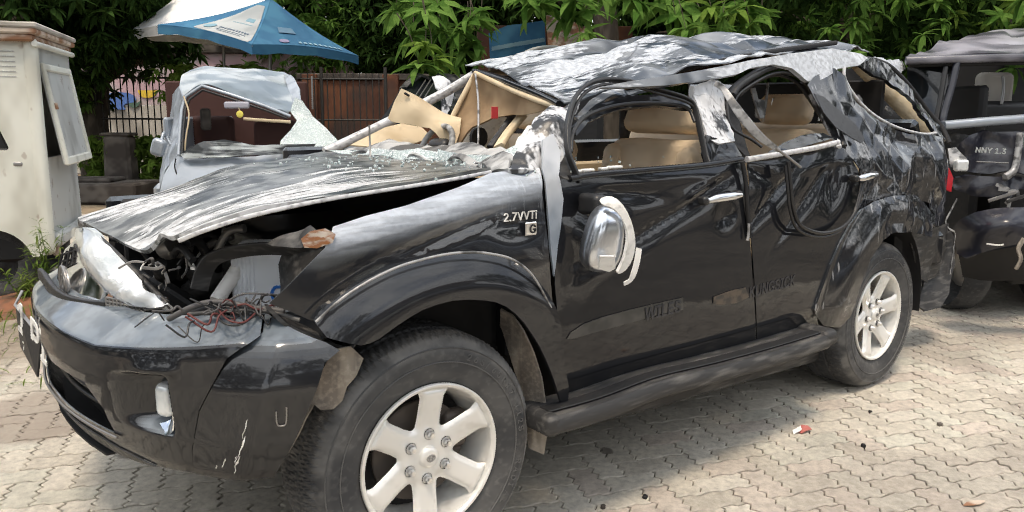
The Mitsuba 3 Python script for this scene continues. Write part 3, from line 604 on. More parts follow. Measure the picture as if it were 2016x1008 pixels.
for a, b, L, w in ((.0, .505, .05, .0028), (.014, .55, .055, .0024), (-.03, .515, .03, .0014), (-.05, .51, .012, .0016), (.028, .60, .04, .0014), (.004, .535, .02, .0012)): put(bmp, 'paint_scrape', scrape(a, b, L, w), m_whiteplastic)
# black strip under the grille (top of the bumper opening), emblem grille, headlight
C_('bumper_top_strip', bar(np.array([(-0.791,1.3,0.831),(-0.792,1.2,0.833),(-0.792,1.08,0.823),(-0.785,0.95,0.816),(-0.768,0.84,0.815),(-0.739,0.72,0.823),(-0.71,0.62,0.834)])+np.array([-.02, -.02, .008]), .040, .018, 5), m_plastic)
gr = C_('chrome_grille', sheet([(-0.766,1.15,0.903),(-0.752,1.12,0.944),(-0.735,1,0.993),(-0.735,0.88,0.96),(-0.731,0.76,0.914),(-0.726,0.66,0.882),(-0.737,0.68,0.848),(-0.766,0.8,0.835),(-0.78,1,0.826),(-0.781,1.14,0.842)], .015, .015, inner=[(-0.756,0.92,0.891)]), m_chrome)
em = [(-0.764,0.95,0.866)][0]
put(gr, 'emblem', cat_m(*[moved(lathe([(r0, -.006), (r0+.007, -.010), (r0+.014, -.006), (r0+.007, .004)], 32), trimesh.transformations.scale_matrix(1), None).apply_transform(np.array([[0, 1, 0, em[0]-.02], [k1, 0, 0, em[1]], [0, 0, k2, em[2]], [0, 0, 0, 1.]])) for r0, k1, k2 in ((.050, 1.1, .85), (.046, .45, .85), (.030, 1.0, .6))]), m_steel)
put(gr, 'grille_mesh', cat_m(*[tube(s_, .004, 6, 3) for s_ in ([(-0.763,1.1,0.931),(-0.771,1.12,0.894),(-0.776,1.13,0.857)], [(-0.754,1.07,0.945),(-0.764,1.08,0.908),(-0.77,1.09,0.877)], [(-0.747,1.03,0.963),(-0.757,1.03,0.932),(-0.764,1.03,0.899)], [(-0.741,0.99,0.978),(-0.749,0.98,0.947),(-0.756,0.97,0.916)], [(-0.768,1.12,0.902),(-0.756,1.04,0.918),(-0.744,0.95,0.943)], [(-0.771,1.13,0.875),(-0.763,1.04,0.895),(-0.745,0.93,0.924)], [(-0.76,1.1,0.93),(-0.752,1.03,0.945),(-0.742,0.97,0.961)])]), m_dark)
hl = [(-0.761,0.82,1.051),(-0.748,0.76,1.062),(-0.735,0.7,1.054),(-0.711,0.62,1.02),(-0.684,0.55,0.974),(-0.658,0.49,0.933),(-0.634,0.44,0.898),(-0.614,0.4,0.876),(-0.631,0.41,0.865),(-0.658,0.44,0.863),(-0.692,0.5,0.87),(-0.72,0.56,0.884),(-0.74,0.64,0.912),(-0.753,0.73,0.95),(-0.761,0.81,0.999),(-0.763,0.84,1.027)]
hli = [(-0.749,0.64,0.997),(-0.719,0.54,0.938),(-0.684,0.44,0.902)]
hk = C_('headlight', sheet(hl, .012, .03, inner=hli), m_pale_lamp)
put(hk, 'lens', sheet(np.array(hl)+np.array([-.012, -.014, .006]), .02, .002, inner=np.array(hli)+np.array([-.03, -.035, .015])), 'm_lens')
put(hk, 'upper_trim', bar([(-0.747,0.77,1.053),(-0.721,0.7,1.035),(-0.696,0.6,0.998),(-0.667,0.53,0.954),(-0.639,0.46,0.91),(-0.614,0.41,0.876)], .014, .014), m_dusty)
# number plate hanging off the bumper
pA, pB, pC, pD = [np.array(q) for q in [(-0.91,1.12,0.774),(-0.873,0.88,0.713),(-0.893,0.88,0.588),(-0.907,1.12,0.63)]]
def rbox_quad(a, b, c, d):
    n = np.cross(b-a, d-a); n /= np.linalg.norm(n); n = n if n @ np.array([-1, -1, 0]) > 0 else -n
    return trimesh.convex.convex_hull(np.array([a, b, c, d, a-n*.006, b-n*.006, c-n*.006, d-n*.006]))
pl = C_('number_plate', rbox_quad(pA, pB, pC, pD), m_plastic, False, label='bent black number plate hanging off the front bumper')
put(pl, 'plate_rim', bar([[(-0.884,1.14,0.814)][0], pA, pB], .006, .010, 1), m_steel, False)
px_, pz_ = (pB-pA)/np.linalg.norm(pB-pA), (pA-pD)/np.linalg.norm(pA-pD)
pn = np.cross(px_, pz_); pn /= np.linalg.norm(pn); 
if pn @ np.array([-1, -1, 0]) < 0: pn = -pn
put(pl, 'plate_lettering', lettering('1 PI', .105, pD+px_*.015+pz_*.075+pn*.004, px_, pz_, .003, True), m_whiteplastic, False)
put(pl, 'plate_date', lettering('7 19', .03, pD+px_*.05+pz_*.018+pn*.004, px_, pz_, .003, True), m_whiteplastic, False)

# --- bonnet: popped up, scraped, its near front corner folded
hood = [(-0.737,0.9,1.061),(-0.709,0.8,1.044),(-0.684,0.68,1.032),(-0.66,0.56,1.022),(-0.643,0.48,1.024),(-0.631,0.45,1.044),(-0.622,0.42,1.07),(-0.624,0.3,1.075),(-0.634,0.18,1.096),(-0.582,0.15,1.122),(-0.481,0.14,1.148),(-0.371,0.14,1.165),(-0.254,0.14,1.179),(-0.129,0.14,1.19),(0.006,0.14,1.201),(0.169,0.14,1.216),(0.319,0.14,1.231),(0.48,0.45,1.221),(0.51,0.75,1.215),(0.498,1.05,1.212),(0.461,1.4,1.214),(0.439,1.62,1.215)]+[(.50, 1.72, 1.16), (.2, 1.72, 1.12), (-.15, 1.70, 1.05), (-.45, 1.62, .98), (-.66, 1.40, .97)]
hin = [(-0.587,1.08,1.089),(-0.464,1.12,1.11),(-0.237,1.15,1.178),(0.045,1.15,1.22),(-0.551,0.6,1.09),(-0.353,0.5,1.148),(-0.085,0.5,1.197),(0.191,0.45,1.213)]
bonnet = C_('bonnet', sheet(hood, .022, .012, inner=hin, crumple=(.014, 3.0, 6), face=(0, 0, 1), extra=lambda v: .004*np.sin((v[:, 1]*5.2+v[:, 0]*.6)*2.2)), m_hood)
put(bonnet, 'bonnet_edge', bar(np.array([(-0.64,0.16,1.098),(-0.588,0.13,1.122),(-0.489,0.12,1.148),(-0.38,0.12,1.165),(-0.264,0.12,1.179),(-0.139,0.12,1.19),(-0.006,0.12,1.2),(0.156,0.12,1.214),(0.304,0.12,1.23)])+np.array([0, 0, -.008]), .012, .010, 4), m_edge)
# --- engine bay
C_('engine_bay_wall', cat_m(rbox((.16, .22, .80), (.60, .02, .54), .005), rbox((.42, .9, .88), (.05, 1.5, .60), .01), rbox((-.02, 1.60, .8), (.9, .04, .5), .01), rbox((-.45, .9, .62), (.05, 1.3, .35), .01), rbox((0, .9, .60), (1.0, 1.4, .04), .01)), m_dark, False)
C_('engine_block', cat_m(softbox((-.02, .80, .88), (.5, .45, .28), .04), softbox((.12, .50, .92), (.3, .22, .16), .03), softbox((-.25, .62, .90), (.16, .16, .14), .03)), m_plastic)
erng = np.random.default_rng(3)
for k in range(11):
    a = np.array([(-0.586,0.5,0.94)][0])+erng.uniform([.0, -.06, -.06], [.24, .24, .08]); d = erng.uniform([-.1, -.1, -.06], [.1, .1, .08])
    C_('engine_hose', tube([a, a+d*.6+np.array([0, 0, .03]), a+d*1.4], erng.uniform(.007, .016), 8), [m_plastic, m_steel, m_dusty, m_plastic][k % 4])
for k in range(6):
    c = np.array([(-0.593,0.52,0.968)][0])+erng.uniform([.0, .0, -.05], [.16, .2, .06])
    m_ = lathe([(.0, -.02), (.035, -.02), (.04, -.012), (.04, .012), (.035, .02), (0, .02)], 24); m_.apply_transform(trimesh.transformations.euler_matrix(erng.uniform(-.5, .5), 0, erng.uniform(.3, 1.3))); m_.apply_translation(c)
    C_('pulley', m_, [m_steel, m_plastic, m_plastic][k % 3], 40)
for k in range(16):
    a = np.array([(-0.597,0.46,0.941)][0])+erng.uniform([-.07, -.06, -.05], [.07, .05, .07]); d = erng.normal(0, 1, 3)*np.array([.03, .03, .03])
    C_('engine_bracket', bar([a, a+d*.5+erng.normal(0, .008, 3), a+d], erng.uniform(.004, .010), .004, 4), [m_steel, m_whiteplastic, m_steel, m_dusty][k % 4])
C_('radiator_core', cat_m(*[tube([p_, p_+np.array([.0, -.0, .055])], .0045, 6, 0) for p_ in [np.array([(-0.733,0.6,0.818)][0])+np.array([.045*t, -.075*t, -.004*t]) for t in np.linspace(0, 1.6, 11)]], *[tube([np.array([(-0.733,0.6,0.818)][0])+np.array([0, 0, h]), np.array([(-0.733,0.6,0.818)][0])+np.array([.072, -.12, h-.006])], .004, 6, 0) for h in np.linspace(0, .055, 6)]), m_steel)
C_('radiator_support', bar([(-0.711,0.58,0.809),(-0.655,0.42,0.826),(-0.599,0.32,0.856),(-0.529,0.28,0.884)], .03, .05), m_plastic)
bt = [(-0.402,0.36,0.861),(-0.341,0.26,0.872),(-0.334,0.28,0.981),(-0.382,0.36,0.968)]
bc = np.mean(np.array(bt), 0)
bat = C_('battery', rbox(bc+np.array([.045, .072, .0]), (.20, .16, .20), .008, rz=-.55), m_batt, False)
R2 = np.array([math.cos(-.55), math.sin(-.55), 0]); N2 = np.array([R2[1], -R2[0], 0])
for k in range(6): put(bat, 'battery_rib', rbox(bc+np.array([.045, .072, 0])-R2*(.092-.011*k)+N2*.081, (.005, .006, .19), .001, rz=-.55), m_batt, False)
put(bat, 'battery_lettering', lettering('GS', .048, bc+np.array([.045, .072, -.062])+R2*.005+N2*.0815, R2, (0, 0, 1), .002, True), m_blue, False)
C_('washer_pipe', tube([(-0.417,0.38,0.966),(-0.443,0.37,0.936),(-0.474,0.36,0.902),(-0.498,0.35,0.877)], .021, 12), m_whiteplastic)
C_('battery_strap', bar([(-0.541,0.36,0.914),(-0.524,0.36,0.963),(-0.503,0.34,1),(-0.459,0.3,1.021),(-0.391,0.25,1.031),(-0.331,0.18,1.032),(-0.284,0.1,1.04)], .05, .010), m_dusty)
C_('inner_wing', sheet([(-0.381,0.16,0.889),(-0.296,0.06,1.041),(-0.295,0.1,1.044),(-0.337,0.24,1.023),(-0.348,0.26,0.98),(-0.354,0.24,0.895)], .02, .004), m_dusty)
C_('inner_wing', sheet([(-0.466,0.04,0.923),(-0.421,0.1,0.888),(-0.344,0.1,0.835),(-0.309,0.05,0.807),(-0.235,0.02,0.783),(-0.25,0.02,0.774),(-0.323,0.02,0.805),(-0.433,0.02,0.879)], .02, .01), m_dusty)
for k in range(34):
    a = np.array([(-0.559,0.1,0.91)][0])+erng.normal(0, 1, 3)*np.array([.065, .025, .009]); b = a+erng.normal(0, 1, 3)*np.array([.065, .03, .014])
    mid = (a+b)/2+np.array([0, -.03, erng.uniform(-.05, .035)])
    C_('loose_wire', tube([a, (a+mid)/2+np.array([0, 0, .012]), mid, b], erng.uniform(.0014, .0030), 6), [m_seal, m_wire_grey, m_wire_red, m_seal, m_wire_grey][k % 5])
for k, s_ in enumerate([[(-0.656,0.24,0.874),(-0.61,0.18,0.912),(-0.558,0.14,0.925),(-0.488,0.08,0.911),(-0.428,0.03,0.903)], [(-0.58,0.12,0.914),(-0.577,0.05,0.893),(-0.546,0.03,0.886),(-0.5,0.05,0.897),(-0.475,0.08,0.906)], [(-0.629,0.16,0.898),(-0.546,0.1,0.908),(-0.46,0.05,0.902),(-0.4,0,0.881)], [(-0.568,0.12,0.915),(-0.564,0.05,0.897),(-0.533,0.03,0.891),(-0.489,0.06,0.904)]]):
    C_('wiring_loom', tube(s_, [.008, .003, .006, .0025][k], 8), [m_wire_grey, m_seal, m_dusty, m_wire_red][k])
ts = C_('turn_signal', sheet([(-0.376,0.03,1.086),(-0.355,0.02,1.104),(-0.317,0.01,1.11),(-0.294,0,1.093),(-0.307,-0.01,1.074),(-0.345,0,1.063),(-0.371,0.02,1.063)], .01, .03, crumple=(.015, 12, 2)), m_amber)
put(ts, 'broken_housing', sheet([(-0.431,0.14,1.066),(-0.391,0.1,1.089),(-0.351,0.06,1.104),(-0.343,0.04,1.117),(-0.338,0.02,1.108),(-0.37,0.02,1.087),(-0.38,0.03,1.065),(-0.42,0.1,1.06)], .012, .006, crumple=(.02, 9, 4)), m_dusty)

# --- mirror folded down against the door
mc = np.array([(0.57,-0.12,1.013)][0])
sph = trimesh.creation.icosphere(4); v = np.array(sph.vertices); v = np.sign(v)*np.abs(v)**.72; v[:, 1] = np.minimum(v[:, 1], .3); v[:, 0] *= 1-.14*v[:, 2]; sph.vertices = v*np.array([.064, .062, .108]); sph.apply_transform(trimesh.transformations.euler_matrix(.08, .14, -.30)); sph.apply_translation(mc)
mr = C_('wing_mirror', sph, m_mirror)
put(mr, 'mirror_surround', sheet([(0.528,-0.14,1.145),(0.551,-0.165,1.158),(0.57,-0.195,1.141),(0.592,-0.215,1.095),(0.618,-0.215,1.037),(0.628,-0.21,0.986),(0.618,-0.205,0.944),(0.598,-0.195,0.914),(0.566,-0.19,0.907),(0.58,-0.2,0.941),(0.588,-0.21,0.983),(0.59,-0.215,1.028),(0.583,-0.21,1.06),(0.567,-0.2,1.097),(0.54,-0.19,1.123),(0.526,-0.16,1.128)], .012, .012, chaikin=1), m_whiteplastic)
put(mr, 'inner_trim', sheet([(0.472,-0.21,0.98),(0.529,-0.215,0.974),(0.551,-0.2,0.932),(0.534,-0.19,0.92),(0.489,-0.19,0.935)], .012, .006), m_whiteplastic)
put(mr, 'mirror_foot', softbox([(0.581,-0.06,1.117)][0], (.06, .10, .075), .02, lump=.02), m_plastic)
put(mr, 'hanging_strip', bar([(0.655,-0.2,0.984),(0.642,-0.205,0.943),(0.627,-0.205,0.904),(0.617,-0.2,0.884),(0.595,-0.195,0.875)], .026, .004, scale=[1, 1, .95, .7, .6]), m_whiteplastic)
# --- door handles
def handle(parent, pts, r):
    h = put(parent, 'door_handle', tube(pts, r, 12, 6, scale=[.6, 1, 1.08, 1, .6]), m_chrome)
    for q in (pts[0], pts[-1]): put(h, 'handle_mount', softbox(np.array(q)+np.array([0, .018, 0]), (.035, .04, .034), .012), m_plastic)
handle(fd, [(1.182,-0.058,1.086),(1.235,-0.057,1.092),(1.291,-0.057,1.094),(1.346,-0.057,1.095),(1.391,-0.057,1.096)], .0165)
handle(rd, [(2.295,-0.055,1.114),(2.341,-0.055,1.116),(2.399,-0.055,1.121),(2.467,-0.054,1.125)], .0165)

# --- roof, pillars, window frames
RC = np.array([(.78, .30, 1.45), (.95, .80, 1.555), (1.10, 1.32, 1.62), (1.5, .25, 1.57), (1.5, .9, 1.715), (1.5, 1.5, 1.66), (2.3, .25, 1.675), (2.3, .9, 1.80), (2.3, 1.5, 1.73), (3.0, .27, 1.725), (3.0, .9, 1.82), (3.0, 1.5, 1.74), (3.16, .9, 1.80)])
Rf = RBFInterpolator(RC[:, :2], RC[:, 2], kernel='thin_plate_spline', smoothing=1e-4)
rp = [(.78, .30), (.86, .55), (.96, .85), (1.06, 1.2), (1.12, 1.42), (1.3, 1.50), (2.2, 1.52), (2.9, 1.5), (3.10, 1.40), (3.16, .9), (3.10, .45), (3.0, .30), (2.6, .26), (2.0, .25), (1.5, .25), (1.2, .26), (.98, .27)]
q, f = tri2d(Polygon(rp), .012)
v = np.c_[q, Rf(q)]
v[:, 2] +=   .038*facets(q[:, 0]*.7, q[:, 1], .26, 12)+.018*facets(q[:, 0]*.8+q[:, 1]*.6, q[:, 1]*.8-q[:, 0]*.6, .13, 5)+.045*(ridged(v*np.array([1, .8, 0])+np.array([.2, .1, 0]), 1.9, 2)-.62)
roof = C_('roof', shell(v, f, .006), m_roof)
rr = np.array([(1.236,0.34,1.552),(1.45,0.34,1.588),(1.688,0.34,1.629),(1.948,0.34,1.672),(2.234,0.34,1.714),(2.693,0.34,1.772)])
put(roof, 'roof_rail', bar(rr, .022, .05), m_dark)
put(roof, 'roof_rail_strip', bar(np.array([(1.787,0.36,1.65),(2.097,0.36,1.697),(2.352,0.36,1.731),(2.749,0.36,1.771)])+np.array([0, 0, .006]), .012, .03), m_roof)
put(roof, 'front_header', bar([(1.01,1.18,1.6),(0.99,0.98,1.565),(0.931,0.76,1.523),(0.858,0.54,1.484),(0.789,0.33,1.441)], .022, .04), m_paint)
C_('roof_side_rail', sheet([(0.8,0.125,1.499),(0.951,0.136,1.524),(1.128,0.145,1.546),(1.423,0.161,1.584),(1.763,0.184,1.638),(2.104,0.203,1.684),(2.487,0.222,1.728),(2.776,0.216,1.715),(2.827,0.208,1.696),(2.683,0.19,1.651),(2.496,0.18,1.629),(2.272,0.153,1.566),(2.184,0.15,1.558),(2.065,0.174,1.615),(1.909,0.178,1.625),(1.745,0.169,1.603),(1.621,0.156,1.572),(1.437,0.145,1.546),(1.144,0.132,1.514),(0.915,0.126,1.501)], .015, .02, lambda x, z: S(x, z)+.014*facets(x, z, .12, 4)+.012*(ridged(np.stack([x, 0*x, z], -1), 4, 2)-.5)), m_roof)
C_('a_pillar', sheet([(0.326,0.06,1.237),(0.383,0.1,1.27),(0.478,0.16,1.318),(0.591,0.22,1.378),(0.744,0.28,1.438),(0.821,0.26,1.471),(0.735,0.2,1.424),(0.652,0.14,1.358),(0.598,0.1,1.291),(0.527,0.04,1.215),(0.448,0.02,1.22),(0.422,0.02,1.236),(0.364,0.03,1.236)], .014, .015, inner=[(0.46,0.07,1.299),(0.595,0.15,1.379)], crumple=(.038, 6, 3)), m_scuff)
C_('door_hinge_pillar', sheet([(0.459,0.05,1.324),(0.503,0.05,1.341),(0.512,0.02,1.283),(0.476,-0.012,1.213),(0.492,-0.02,1.136),(0.479,-0.022,1.045),(0.452,-0.024,0.887),(0.436,-0.02,1.013),(0.431,-0.006,1.15),(0.426,0.01,1.235)], .012, .01, crumple=(.012, 5, 3)), m_strip)
C_('mirror_triangle', sheet([(0.576,0.06,1.279),(0.599,0.05,1.249),(0.609,0.02,1.203),(0.531,0,1.195),(0.491,0,1.21),(0.531,0.04,1.248)], .012, .006, crumple=(.012, 12, 5)), m_dusty)
wf = np.array([(0.572,0,1.199),(0.557,0.03,1.273),(0.581,0.07,1.35),(0.651,0.12,1.437),(0.735,0.155,1.496),(0.849,0.18,1.526),(0.985,0.18,1.526),(1.154,0.165,1.496),(1.289,0.15,1.467),(1.329,0.135,1.429),(1.316,0.095,1.346),(1.299,0.05,1.249),(1.285,0.02,1.21)])
C_('front_window_frame', bar(wf, .012, .024, 6), m_plastic)
C_('window_seal', tube(wf+np.array([.006, -.006, -.016]), .006, 8), m_seal)
C_('window_seal', tube([(0.594,0.06,1.279),(0.639,0.1,1.341),(0.728,0.14,1.392),(0.858,0.17,1.425),(1.002,0.18,1.444),(1.168,0.175,1.448),(1.31,0.16,1.431),(1.314,0.12,1.376)], .007, 8), m_seal)
C_('cant_rail', sheet([(0.666,0.13,1.361),(0.752,0.17,1.403),(0.867,0.2,1.443),(1.016,0.22,1.479),(1.207,0.21,1.486),(1.345,0.19,1.46),(1.342,0.16,1.428),(1.297,0.18,1.429),(1.168,0.2,1.44),(1.01,0.2,1.429),(0.869,0.18,1.406),(0.753,0.15,1.374),(0.672,0.12,1.33)], .014, .02, crumple=(.012, 9, 2)), m_paint)
C_('roof_skin_fold', sheet([(0.773,0.24,1.402),(0.858,0.25,1.458),(0.974,0.26,1.49),(1.143,0.26,1.509),(1.252,0.25,1.499),(1.122,0.24,1.489),(0.944,0.23,1.466),(0.83,0.22,1.428),(0.761,0.2,1.392)], .014, .01, crumple=(.02, 9, 7)), m_roof)
put(fd, 'window_sill', bar([(0.537,0.006,1.197),(0.626,0.004,1.205),(0.848,0.004,1.209),(1.067,0.004,1.212),(1.253,0.006,1.216),(1.466,0.006,1.23)], .022, .03), m_paint)
put(fd, 'glass_crumbs', cat_m(*[rbox(np.array(p)+np.array([0, 0, .014]), (.02+.015*k_, .02, .010), .003) for k_, p in enumerate([(0.618,0.02,1.206),(0.652,0.03,1.205),(0.724,0.03,1.207),(0.763,0.02,1.211),(0.6,0.03,1.203)])]), m_whiteplastic, False)
C_('centre_pillar', sheet([(1.355,0.17,1.512),(1.435,0.18,1.534),(1.517,0.19,1.549),(1.65,0.2,1.528),(1.583,0.19,1.488),(1.562,0.16,1.416),(1.52,0.1,1.338),(1.495,0.06,1.298),(1.395,0.05,1.297),(1.336,0.06,1.317),(1.357,0.11,1.392),(1.372,0.15,1.452)], .014, .02, crumple=(.035, 6, 3)), m_scuff)
C_('centre_pillar_lower', sheet([(1.342,0.07,1.321),(1.495,0.06,1.302),(1.535,0.03,1.22),(1.311,0.03,1.209),(1.295,0.05,1.259)], .014, .02, crumple=(.03, 7, 4)), m_paint)
C_('centre_pillar_inner', sheet([(1.597,0.2,1.489),(1.67,0.19,1.468),(1.686,0.16,1.382),(1.64,0.08,1.248),(1.572,0.05,1.206),(1.568,0.1,1.27),(1.593,0.16,1.374)], .014, .02, crumple=(.03, 8, 5)), m_dark)
C_('torn_pillar_strip', bar([(1.432,0.12,1.529),(1.463,0.1,1.505),(1.456,0.04,1.44),(1.485,0,1.377),(1.532,-0.03,1.321),(1.63,-0.06,1.261)], .034, .010, 6, scale=[.6, .7, 1, 1.1, 1, .5]), m_primer)
C_('torn_rod', tube([(1.607,-0.06,1.272),(1.667,-0.08,1.234),(1.745,-0.09,1.192)], .006, 8), m_steel)
C_('torn_cable', tube([(1.566,0.16,1.458),(1.554,0.12,1.354),(1.643,0.08,1.301),(1.674,0.05,1.27)], .006, 8), m_seal)
rwf = np.array([(1.612,0.17,1.484),(1.666,0.18,1.524),(1.786,0.195,1.57),(1.927,0.21,1.611),(2.055,0.215,1.625),(2.184,0.21,1.6),(2.283,0.19,1.519),(2.35,0.16,1.434),(2.342,0.1,1.348),(2.296,0.03,1.255)])
C_('rear_window_frame', bar(rwf, .030, .040, 6), m_plastic)
C_('window_seal', tube(rwf+np.array([.0, -.012, -.030]), .008, 8), m_seal)
C_('window_seal', tube(np.array([(1.711,0.21,1.482),(1.877,0.23,1.552),(2.048,0.24,1.587),(2.187,0.23,1.56),(2.259,0.2,1.486),(2.317,0.17,1.404),(2.32,0.12,1.333)]), .010, 8), m_plastic)
C_('rear_window_post', bar([(2.258,0.19,1.502),(2.291,0.15,1.409),(2.294,0.1,1.334),(2.241,0.02,1.257)], .026, .02), m_scuff)
put(rd, 'window_sill', bar([(1.498,0,1.227),(1.587,-0.01,1.235),(1.805,-0.012,1.25),(2.01,-0.008,1.264),(2.193,0,1.282)], .022, .024), m_edge)
put(rd, 'broken_glass', sheet([(1.668,0.02,1.246),(1.823,0.05,1.284),(1.974,0.06,1.311),(2.163,0.06,1.322),(2.2,0.03,1.299),(1.997,0.01,1.277),(1.785,0,1.252)], .014, .004, crumple=(.012, 9, 3)), m_darkglass)
C_('door_edge_seal', tube([(1.44,-0.02,1.222),(1.464,-0.025,1.137),(1.481,-0.03,1.014),(1.504,-0.03,0.913)], .009, 8), m_dark)
C_('door_edge_seal', tube([(1.477,-0.04,0.974),(1.478,-0.04,0.923),(1.473,-0.04,0.905)], .006, 8), m_primer)
for k, (o, r) in enumerate(((0, .009), (.020, .0065))):
    C_('hanging_weatherstrip', tube(np.array([(1.717,-0.05,1.214),(1.726,-0.06,1.126),(1.752,-0.065,1.018),(1.823,-0.065,0.936),(1.999,-0.065,0.889),(2.18,-0.06,0.902),(2.289,-0.055,0.966),(2.351,-0.045,1.056),(2.397,-0.03,1.136)])+np.array([-o, .0, -o*.8]), r, 8, 6), [m_seal, m_plastic][k])
# --- rear corner pillar and its torn opening
C_('rear_pillar', sheet([(2.741,0.22,1.657),(2.949,0.26,1.707),(3.137,0.27,1.675),(3.331,0.25,1.578),(3.529,0.22,1.446),(3.642,0.18,1.341),(3.672,0.14,1.259),(3.545,0.14,1.29),(3.503,0.18,1.377),(3.304,0.22,1.507),(3.084,0.24,1.591),(2.946,0.24,1.613)], .014, .02, crumple=(.02, 7, 4)), m_quarter)
C_('rear_pillar_edge', tube([(2.941,0.3,1.701),(3.189,0.34,1.697),(3.39,0.36,1.666),(3.58,0.34,1.566),(3.756,0.3,1.424),(3.814,0.24,1.333),(3.802,0.18,1.237)], .018, 8), m_dark)
C_('pillar_trim_tube', tube([(3.049,0.4,1.677),(3.167,0.4,1.637),(3.372,0.39,1.562),(3.6,0.37,1.453),(3.764,0.34,1.362),(3.828,0.31,1.319)], .062, 16, 6, scale=[.45, .62, .85, 1, 1.05, .75], flat=.7), m_trim)
rng = np.random.default_rng(8)
tr_ = spline([(3.016,0.36,1.68),(3.155,0.36,1.652),(3.271,0.35,1.605)], 10)
C_('torn_foam', cat_m(*[softbox(p, (.03, .03, .02), .008, rz=rng.uniform(0, 3), lump=.01, seed=k) for k, p in enumerate(tr_[::2])]), m_whiteplastic)
C_('opening_seal', tube([(2.529,0.18,1.637),(2.529,0.17,1.573),(2.623,0.15,1.48),(2.771,0.13,1.4),(3.013,0.12,1.336),(3.34,0.13,1.299),(3.54,0.15,1.302)], .009, 8), m_edge)
C_('quarter_inner_panel', sheet([(3.169,0.55,1.654),(3.367,0.55,1.69),(3.839,0.55,1.519),(4.343,0.5,1.323),(4.204,0.5,1.257),(3.636,0.5,1.329),(3.286,0.52,1.451)], .03, .01, crumple=(.03, 6, 2)), m_dark)
for p_, s_, r_ in zip([(3.014,0.35,1.49),(3.215,0.35,1.479),(3.332,0.33,1.428)], ((.06, .03, .03), (.03, .03, .08), (.08, .02, .03)), (.5, .5, .4)): C_('inner_bracket', rbox(p_, s_, .006, ry=r_), m_primer, False)
C_('torn_roof_corner', sheet([(3.234,0.4,1.73),(3.582,0.5,1.733),(4.228,0.7,1.764),(4.281,0.7,1.712),(3.74,0.5,1.641),(3.389,0.4,1.656)], .014, .01, crumple=(.03, 8, 4)), m_roof)

# --- cabin
C_('headliner', sheet([(0.99,1.16,1.599),(0.977,1,1.557),(0.935,0.8,1.513),(0.841,0.52,1.468),(0.798,0.34,1.437),(0.816,0.4,1.424),(0.854,0.55,1.408),(0.936,0.8,1.399),(0.939,0.95,1.384),(0.899,1.05,1.337),(0.862,1.1,1.26),(0.861,1.16,1.242),(0.853,1.2,1.269),(0.891,1.22,1.363),(0.956,1.22,1.482)], .02, .008, inner=[(0.985,1.05,1.446),(0.934,1.14,1.375),(0.948,0.78,1.455)], crumple=(.012, 4, 5)), m_lining)
put(car+'__headliner', 'lining_edge', tube([(0.989,1.15,1.589),(0.969,0.99,1.547),(0.927,0.79,1.502),(0.832,0.51,1.456),(0.788,0.34,1.432)], .012, 8), m_trim)
put(car+'__headliner', 'lining_edge', tube([(1.01,1.18,1.591),(0.976,1.19,1.529),(0.936,1.2,1.458),(0.896,1.21,1.382)], .013, 8), m_trim)
C_('visor_trim', sheet([(0.676,1.3,1.515),(0.723,1.28,1.493),(0.787,1.25,1.452),(0.857,1.22,1.405),(0.895,1.2,1.391),(0.913,1.16,1.382),(0.876,1.12,1.313),(0.837,1.1,1.254),(0.797,1.14,1.267),(0.764,1.2,1.336),(0.703,1.25,1.349),(0.625,1.3,1.363),(0.61,1.31,1.381),(0.644,1.31,1.455)], .015, .012, inner=[(0.72,1.24,1.421),(0.792,1.14,1.341)]), m_trim)
put(car+'__visor_trim', 'hook_slot', rbox([(0.688,1.27,1.487)][0], (.03, .012, .010), .003, ry=.5), m_dark, False)
C_('far_pillar', bar([(0.439,1.62,1.215),(0.574,1.62,1.27),(0.71,1.61,1.328),(0.88,1.6,1.404),(1.115,1.58,1.515),(1.241,1.5,1.605)], .045, .045), m_edge)
C_('far_pillar_trim', sheet([(0.488,1.45,1.256),(0.677,1.45,1.336),(0.761,1.45,1.353),(0.845,1.4,1.336),(0.871,1.35,1.288),(0.728,1.35,1.247),(0.593,1.4,1.244)], .02, .01), m_trim)
C_('far_door_panel', cat_m(rbox((1.05, 1.72, .80), (1.1, .04, .50), .015), rbox((2.2, 1.74, .85), (1.1, .04, .50), .015)), m_trim, False)
C_('far_side_body', cat_m(rbox((1.6, 1.79, .86), (2.6, .04, .75), .015), rbox((3.3, 1.70, .95), (.55, .05, .8), .02), rbox((-.3, 1.74, .8), (.4, .04, .5), .02), rbox((.45, 1.75, .9), (.3, .04, .6), .02), rbox((1.55, 1.62, 1.42), (.12, .05, .5), .02), rbox((2.5, 1.60, 1.45), (.12, .05, .55), .02), rbox((3.2, 1.55, 1.45), (.3, .05, .55), .02)), m_paint, False)
C_('tailgate', cat_m(rbox((3.55, .9, .92), (.06, 1.5, .62), .02), rbox((3.62, .9, .62), (.12, 1.6, .22), .03), rbox((3.38, .9, 1.30), (.08, 1.45, .16), .02, ry=-.5)), m_paint, False)
C_('cabin_rear_wall', rbox((3.2, .95, 1.2), (.03, 1.3, .8), .01), m_dark, False)
C_('roof_lining', sheet([(1.15, .35, 1.50), (1.15, 1.4, 1.60), (3.05, 1.45, 1.68), (3.05, .35, 1.66)], .06, .004, inner=[(2, .9, 1.70)], face=(0, 0, -1)), m_lining)
kk = thing_seat = None
